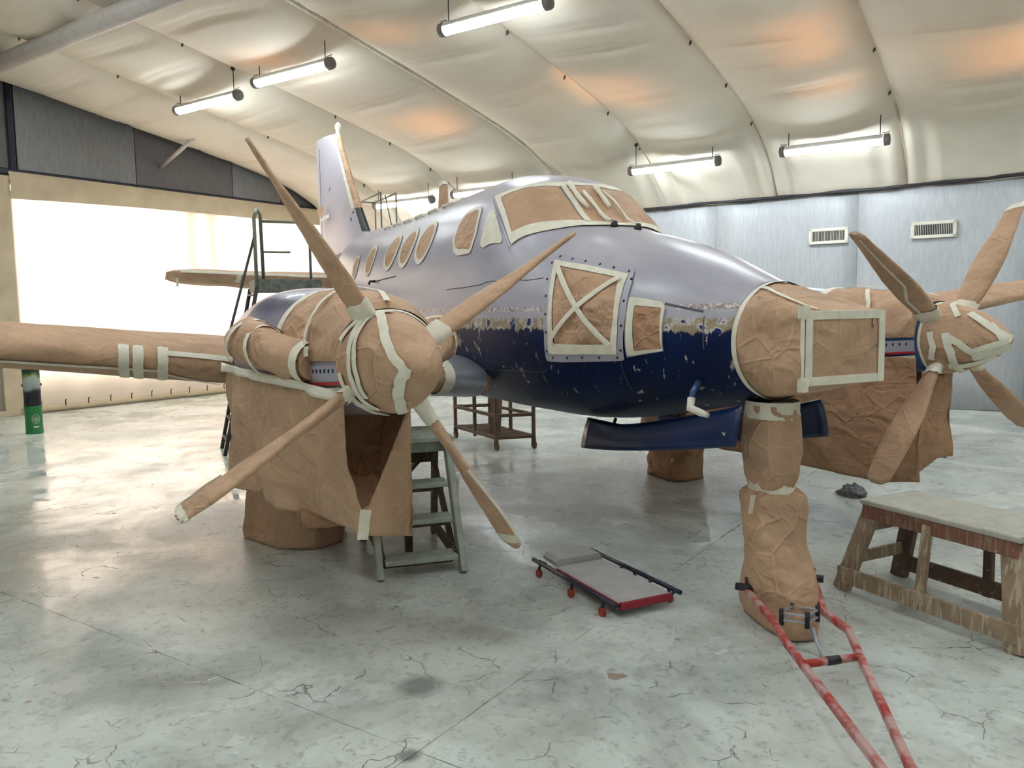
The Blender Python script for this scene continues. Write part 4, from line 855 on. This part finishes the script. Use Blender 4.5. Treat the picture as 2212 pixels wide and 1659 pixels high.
S0=V((-.755,.262,.185)); S1=V((-.815,.045,.185)); mid=(S0+S1)/2; dd=(S1-S0).normalized(); pp=V((dd.y,-dd.x,0))
dia=[S0+dd*.015,mid+pp*.07,S1-dd*.015,mid-pp*.07]
for i in range(4):
    for dz in (0,-.035):
        m=MB(); m.beam(dia[i]+V((0,0,dz)),dia[(i+1)%4]+V((0,0,dz)),.014,.008); m.build('scissor_link',SILVER,root)
    m=MB(); m.tube([dia[i]+V((0,0,.02)),dia[i]+V((0,0,-.06))],.012,8); m.build('scissor_pin',DARK,root)
m=MB(); m.tube([(-.84,.13,.11),(-.90,.15,.055),(-.955,.175,.012)],[.018,.008,.006],6); m.build('locking_pin',SILVER,root)
# ---- paint-splashed work bench
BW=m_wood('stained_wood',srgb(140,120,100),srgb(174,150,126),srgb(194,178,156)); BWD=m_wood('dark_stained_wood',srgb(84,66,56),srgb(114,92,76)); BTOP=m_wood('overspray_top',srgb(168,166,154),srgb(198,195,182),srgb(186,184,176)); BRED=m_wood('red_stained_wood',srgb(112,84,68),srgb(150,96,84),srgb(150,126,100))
root=empty('work_bench',(-.8,-.95,0),'paint splashed wooden work bench on splayed legs at right','bench')
TX0,TX1,TY0,TY1=-.375,-1.30,-.745,-1.19
m=MB(); m.beam((TX0,(TY0+TY1)/2,.545),(TX1,(TY0+TY1)/2,.545),abs(TY1-TY0)+.02,.03,ch=.2); m.build('top',BTOP,root)
for y in (TY0-.012,TY1+.012): m=MB(); m.beam((TX0-.01,y,.49),(TX1+.01,y,.49),.03,.08); m.build('apron',BRED,root)
for x in (TX0-.02,TX1+.02): m=MB(); m.beam((x,TY0-.03,.49),(x,TY1+.03,.49),.025,.07); m.build('end_apron',BW,root)
LEG={}
for ix,x0,x1 in ((0,TX0-.05,-.285),(1,TX1+.07,-1.33)):
    for iy,y0,y1 in ((0,TY0-.05,-.70),(1,TY1+.05,-1.20)):
        m=MB(); m.beam((x1,y1,0),(x0,y0,.53),.055,.10,up=(1,0,0)); m.build('leg',BW if iy==0 else BWD,root); LEG[ix,iy]=(V((x1,y1,0)),V((x0,y0,.53)))
def lp(k,z): a,b=LEG[k]; return a+(b-a)*(z/.53)
for iy,mm in ((0,BW),(1,BWD)):
    off=V((0,.04 if iy==0 else 0,0)); p,q=lp((0,iy),.10),lp((1,iy),.10); m=MB(); m.beam(p+off+V((.03,0,0)),q+off-V((.03,0,0)),.025,.095); m.build('bottom_rail',mm,root)
    xm=-.80 if iy==0 else -.86; p=V((xm,TY0-.01 if iy==0 else TY1,.5)); q=V((xm,-.695 if iy==0 else -1.195,.05)); m=MB(); m.beam(p,q,.04,.05,up=(1,0,0)); m.build('post',BW if iy==0 else BWD,root)
for ix in (0,1):
    for z,hh in ((.20,.07),(.40,.07)):
        p,q=lp((ix,0),z),lp((ix,1),z); m=MB(); m.beam(p,q,.022,hh); m.build('end_rail',BW,root)
# ---- rag on the floor
m=MB(); rc=V((1.36,-2.68,0))
def rg(u,v):
    th=u*2*PI; ph=v*PI*.5; r=.10*(1+.35*nz((math.cos(th)*1.5,math.sin(th)*1.5,v*2.5),1.5)); return rc+V((math.cos(th)*r*1.35*math.cos(ph),math.sin(th)*r*math.cos(ph),max(.002,.085*math.sin(ph)*(1+.6*nz((th,v*3,2),1.3))+.003)))
m.grid(rg,28,12,(0,1),(0,.999),cu=True); tag(m.build('rag',plain('dirty_grey_cloth',srgb(132,132,138),.9,var=.4,scale=26)),'crumpled dirty grey rag on the floor beyond the work bench','rag')
# ---- wheeled rack behind the airplane
RK=plain('rusty_brown_steel',srgb(108,86,70),.6,.2,var=.2); root=empty('wheeled_rack',(5.65,-1.13,0),'brown steel rack on casters standing behind the belly','rack')
Q=[V((6.30,-.89,0)),V((5.12,-.94,0)),V((5.02,-1.40,0)),V((6.20,-1.35,0))]; QM=[(Q[0]+Q[1])*.5,(Q[2]+Q[3])*.5]
for i in range(4):
    for z in (.15,.42): m=MB(); m.beam(Q[i]+V((0,0,z)),Q[(i+1)%4]+V((0,0,z)),.035,.04); m.build('rail',RK,root)
for p in Q+QM:
    m=MB(); m.beam(p+V((0,0,.10)),p+V((0,0,.98)),.04,.04,up=(1,0,0)); m.build('upright',RK,root)
for p in Q:
    m=MB(); m.tube([p+V((-.01,.015,.05)),p+V((-.01,-.015,.05))],.05,14); m.build('caster_wheel',RK,root); m=MB(); m.beam(p+V((0,0,.05)),p+V((0,0,.14)),.05,.06,up=(1,0,0),ch=.3); m.build('caster_fork',RK,root)
for i in range(12):
    t=(i+.5)/12; m=MB(); m.beam(Q[1]*(1-t)+Q[0]*t+V((0,0,.155)),Q[2]*(1-t)+Q[3]*t+V((0,0,.155)),.03,.012); m.build('shelf_slat',RK,root)
m=MB(); m.beam((5.5,-1.10,.17),(5.62,-1.22,.95),.14,.05,up=(1,0,0)); tag(m.build('leaning_board',BWD),'dark brown board leaning inside the wheeled rack','board')
# ---- tall platform ladder beside the tail
PL=plain('dull_green_steel',srgb(120,124,108),.5,.2,var=.15); PLD=plain('dark_ladder_steel',srgb(66,62,60),.5,.3); PLB=m_wood('mottled_green_board',srgb(84,90,84),srgb(128,132,122))
root=empty('platform_ladder',(6.7,1.35,0),'tall green platform ladder with guard rails beside the tail','ladder')
x0,x1,y0,y1=6.40,6.95,.82,1.585
m=MB(); m.beam(((x0+x1)/2,y0,2.08),((x0+x1)/2,y1,2.08),x1-x0,.03); m.build('platform',PLB,root)
for x in (x0,x1): m=MB(); m.beam((x,y0,2.03),(x,y1,2.03),.02,.15); m.build('toe_board',PLB,root)
for y in (y0,y1): m=MB(); m.beam((x0,y,2.03),(x1,y,2.03),.02,.15); m.build('toe_board',PL,root)
m=MB(); m.tube([(x0,y1,2.0),(x0,y1,2.82),(x0+.06,y1-.03,2.89),(x1-.1,y1-.10,2.98),(x1,y1-.16,2.93),(x1,y1-.17,2.0)],.022,8); m.build('guard_rail',PL,root)
m=MB(); m.tube([(x1,y1-.17,2.85),(x1,y0+.1,2.85),(x1,y0,2.78),(x1,y0,2.0)],.018,8); m.build('guard_rail',PL,root)
m=MB(); m.tube([(x1,y1-.17,2.47),(x1,y0+.25,2.47)],.014,6); m.build('mid_rail',PL,root)
m=MB(); m.tube([(x0,y1,2.62),(x0+.03,1.93,1.42),(x0+.05,2.06,.95)],.016,8); m.build('hand_rail',PLD,root)
feet=[V((6.45,2.03,0)),V((7.05,2.0,0)),V((6.42,.75,0)),V((7.0,.72,0))]; tops=[V((x0,y1,2.0)),V((x1,y1,2.0)),V((x0,y0,2.0)),V((x1,y0,2.0))]
for f,t in zip(feet,tops): m=MB(); m.tube([f,t],.024,8); m.build('leg',PLD,root)
for i in range(8):
    t=(i+.7)/8; a=feet[0]+(tops[0]-feet[0])*t; b=feet[1]+(tops[1]-feet[1])*t; m=MB(); m.beam(a,b,.05,.025,up=(0,0,1)); m.build('rung',PLD,root)
for f,t,g_,h in ((0,2,0,2),(2,0,2,0)):
    m=MB(); m.tube([feet[f]+(tops[f]-feet[f])*.1,feet[t]+(tops[t]-feet[t])*.62],.014,6); m.build('cross_brace',PLD,root)
m=MB(); m.tube([feet[0]+V((0,-.06,.03)),feet[0]+V((0,-.12,.45)),tops[0]*.5+feet[0]*.5+V((0,.06,0))],.014,6); m.build('cross_brace',PLD,root)
# ---- second ladder, mostly hidden behind the tail
root=empty('platform_ladder',(9.9,-1.03,0),'thin steel ladder rails showing above the fuselage behind the tail fin','ladder')
for x in (9.4,10.6):
    for y in (-.9,-1.16): m=MB(); m.tube([(x,y,0),(x,y,3.66)],.013,8); m.build('leg',PL,root)
for y in (-.9,-1.16): m=MB(); m.tube([(9.4,y,3.65),(10.6,y,3.65)],.013,8); m.build('guard_rail',PL,root)
m=MB(); m.tube([(10.6,-.9,3.65),(10.6,-1.16,3.65)],.013,8); m.build('guard_rail',PL,root)
m=MB(); m.beam((9.4,-1.03,2.6),(10.6,-1.03,2.6),.26,.04); m.build('platform',PLB,root)
m=MB(); m.tube([(9.32,-.95,3.6),(8.86,-.95,2.8),(9.36,-.93,2.62)],.010,8); m.build('hand_rail',PL,root)
for i in range(9): m=MB(); m.beam((9.4,-.9,.25+.27*i),(9.4,-1.16,.25+.27*i),.05,.025); m.build('rung',PL,root)
# ---- stacked paint drums
DG=plain('green_print',srgb(38,122,66),.45,var=.06); DT=NT('printed_tin'); _s=DT.n('ShaderNodeSeparateXYZ',i_0=DT.coord(kind='Generated'))
_z=DT.math('ADD',_s.outputs[2],DT.math('MULTIPLY',DT.math('SUBTRACT',DT.noise(DT.coord(kind='Generated'),1.6,2),.5),.35))
DT.set(col=DT.ramp(_z,(.30,srgb(26,22,34)),(.42,srgb(40,38,48)),(.5,srgb(150,158,152)),(.74,srgb(176,186,178)),(.80,srgb(128,146,88)),(.88,srgb(24,60,36))),rough=.4); DT=DT.m
dc=V((9.95,4.28,0))
root=empty('green_drum',dc,'green paint drum with round white emblem, lower of the stacked pair','drum')
m=MB(); m.lathe([(.110,0),(.117,.008),(.117,.02),(.114,.03),(.114,.38),(.118,.39),(.118,.405),(.108,.41)],dc,(0,0,1),32); m.build('body',DG,root)
vd=(CAM_POS-dc); vd.z=0; vd.normalize(); rt=V((-vd.y,vd.x,0)).normalized()
def ds(s,z,r=.1165):
    a=s/.114; return dc+vd*math.cos(a)*r+rt*math.sin(a)*r+V((0,0,z))
m=MB(); m.grid(lambda u,v:ds(.028+math.cos(v)*(.048+.005*u),.22+math.sin(v)*(.062+.006*u)),2,36,(0,1),(0,2*PI),cv=True); m.build('emblem_ring',VENTW,root)
for z,wd in ((.248,.055),(.226,.072),(.205,.066),(.186,.04)):
    m=MB(); m.grid(lambda u,v:ds(.028+(u-.5)*wd,z+(v-.5)*.008),6,2); m.build('emblem_line',VENTW,root)
m=MB(); m.grid(lambda u,v:ds(.028+(u-.5)*.07,.105+(v-.5)*.022),6,2); m.build('print_line',VENTW,root)
root=empty('printed_drum',dc+V((0,0,.412)),'black and white printed drum with a white lid, upper of the stacked pair','drum'); dz=dc+V((0,0,.412))
m=MB(); m.lathe([(.108,0),(.116,.008),(.116,.02),(.113,.03),(.113,.50),(.117,.51),(.117,.53),(.108,.535)],dz,(0,0,1),32); m.build('body',DT,root)
m=MB(); m.lathe([(.155,.536),(.16,.545),(.16,.565),(.15,.575)],dz,(0,0,1),32); m.build('lid',VENTW,root)
for s in (-1,1):
    p=dz+rt*s*.117+V((0,0,.3)); m=MB(); m.lathe([(.022,-.006),(.02,.008),(.008,.012)],p,rt*s,10); m.build('handle_ear',BLACKP,root)
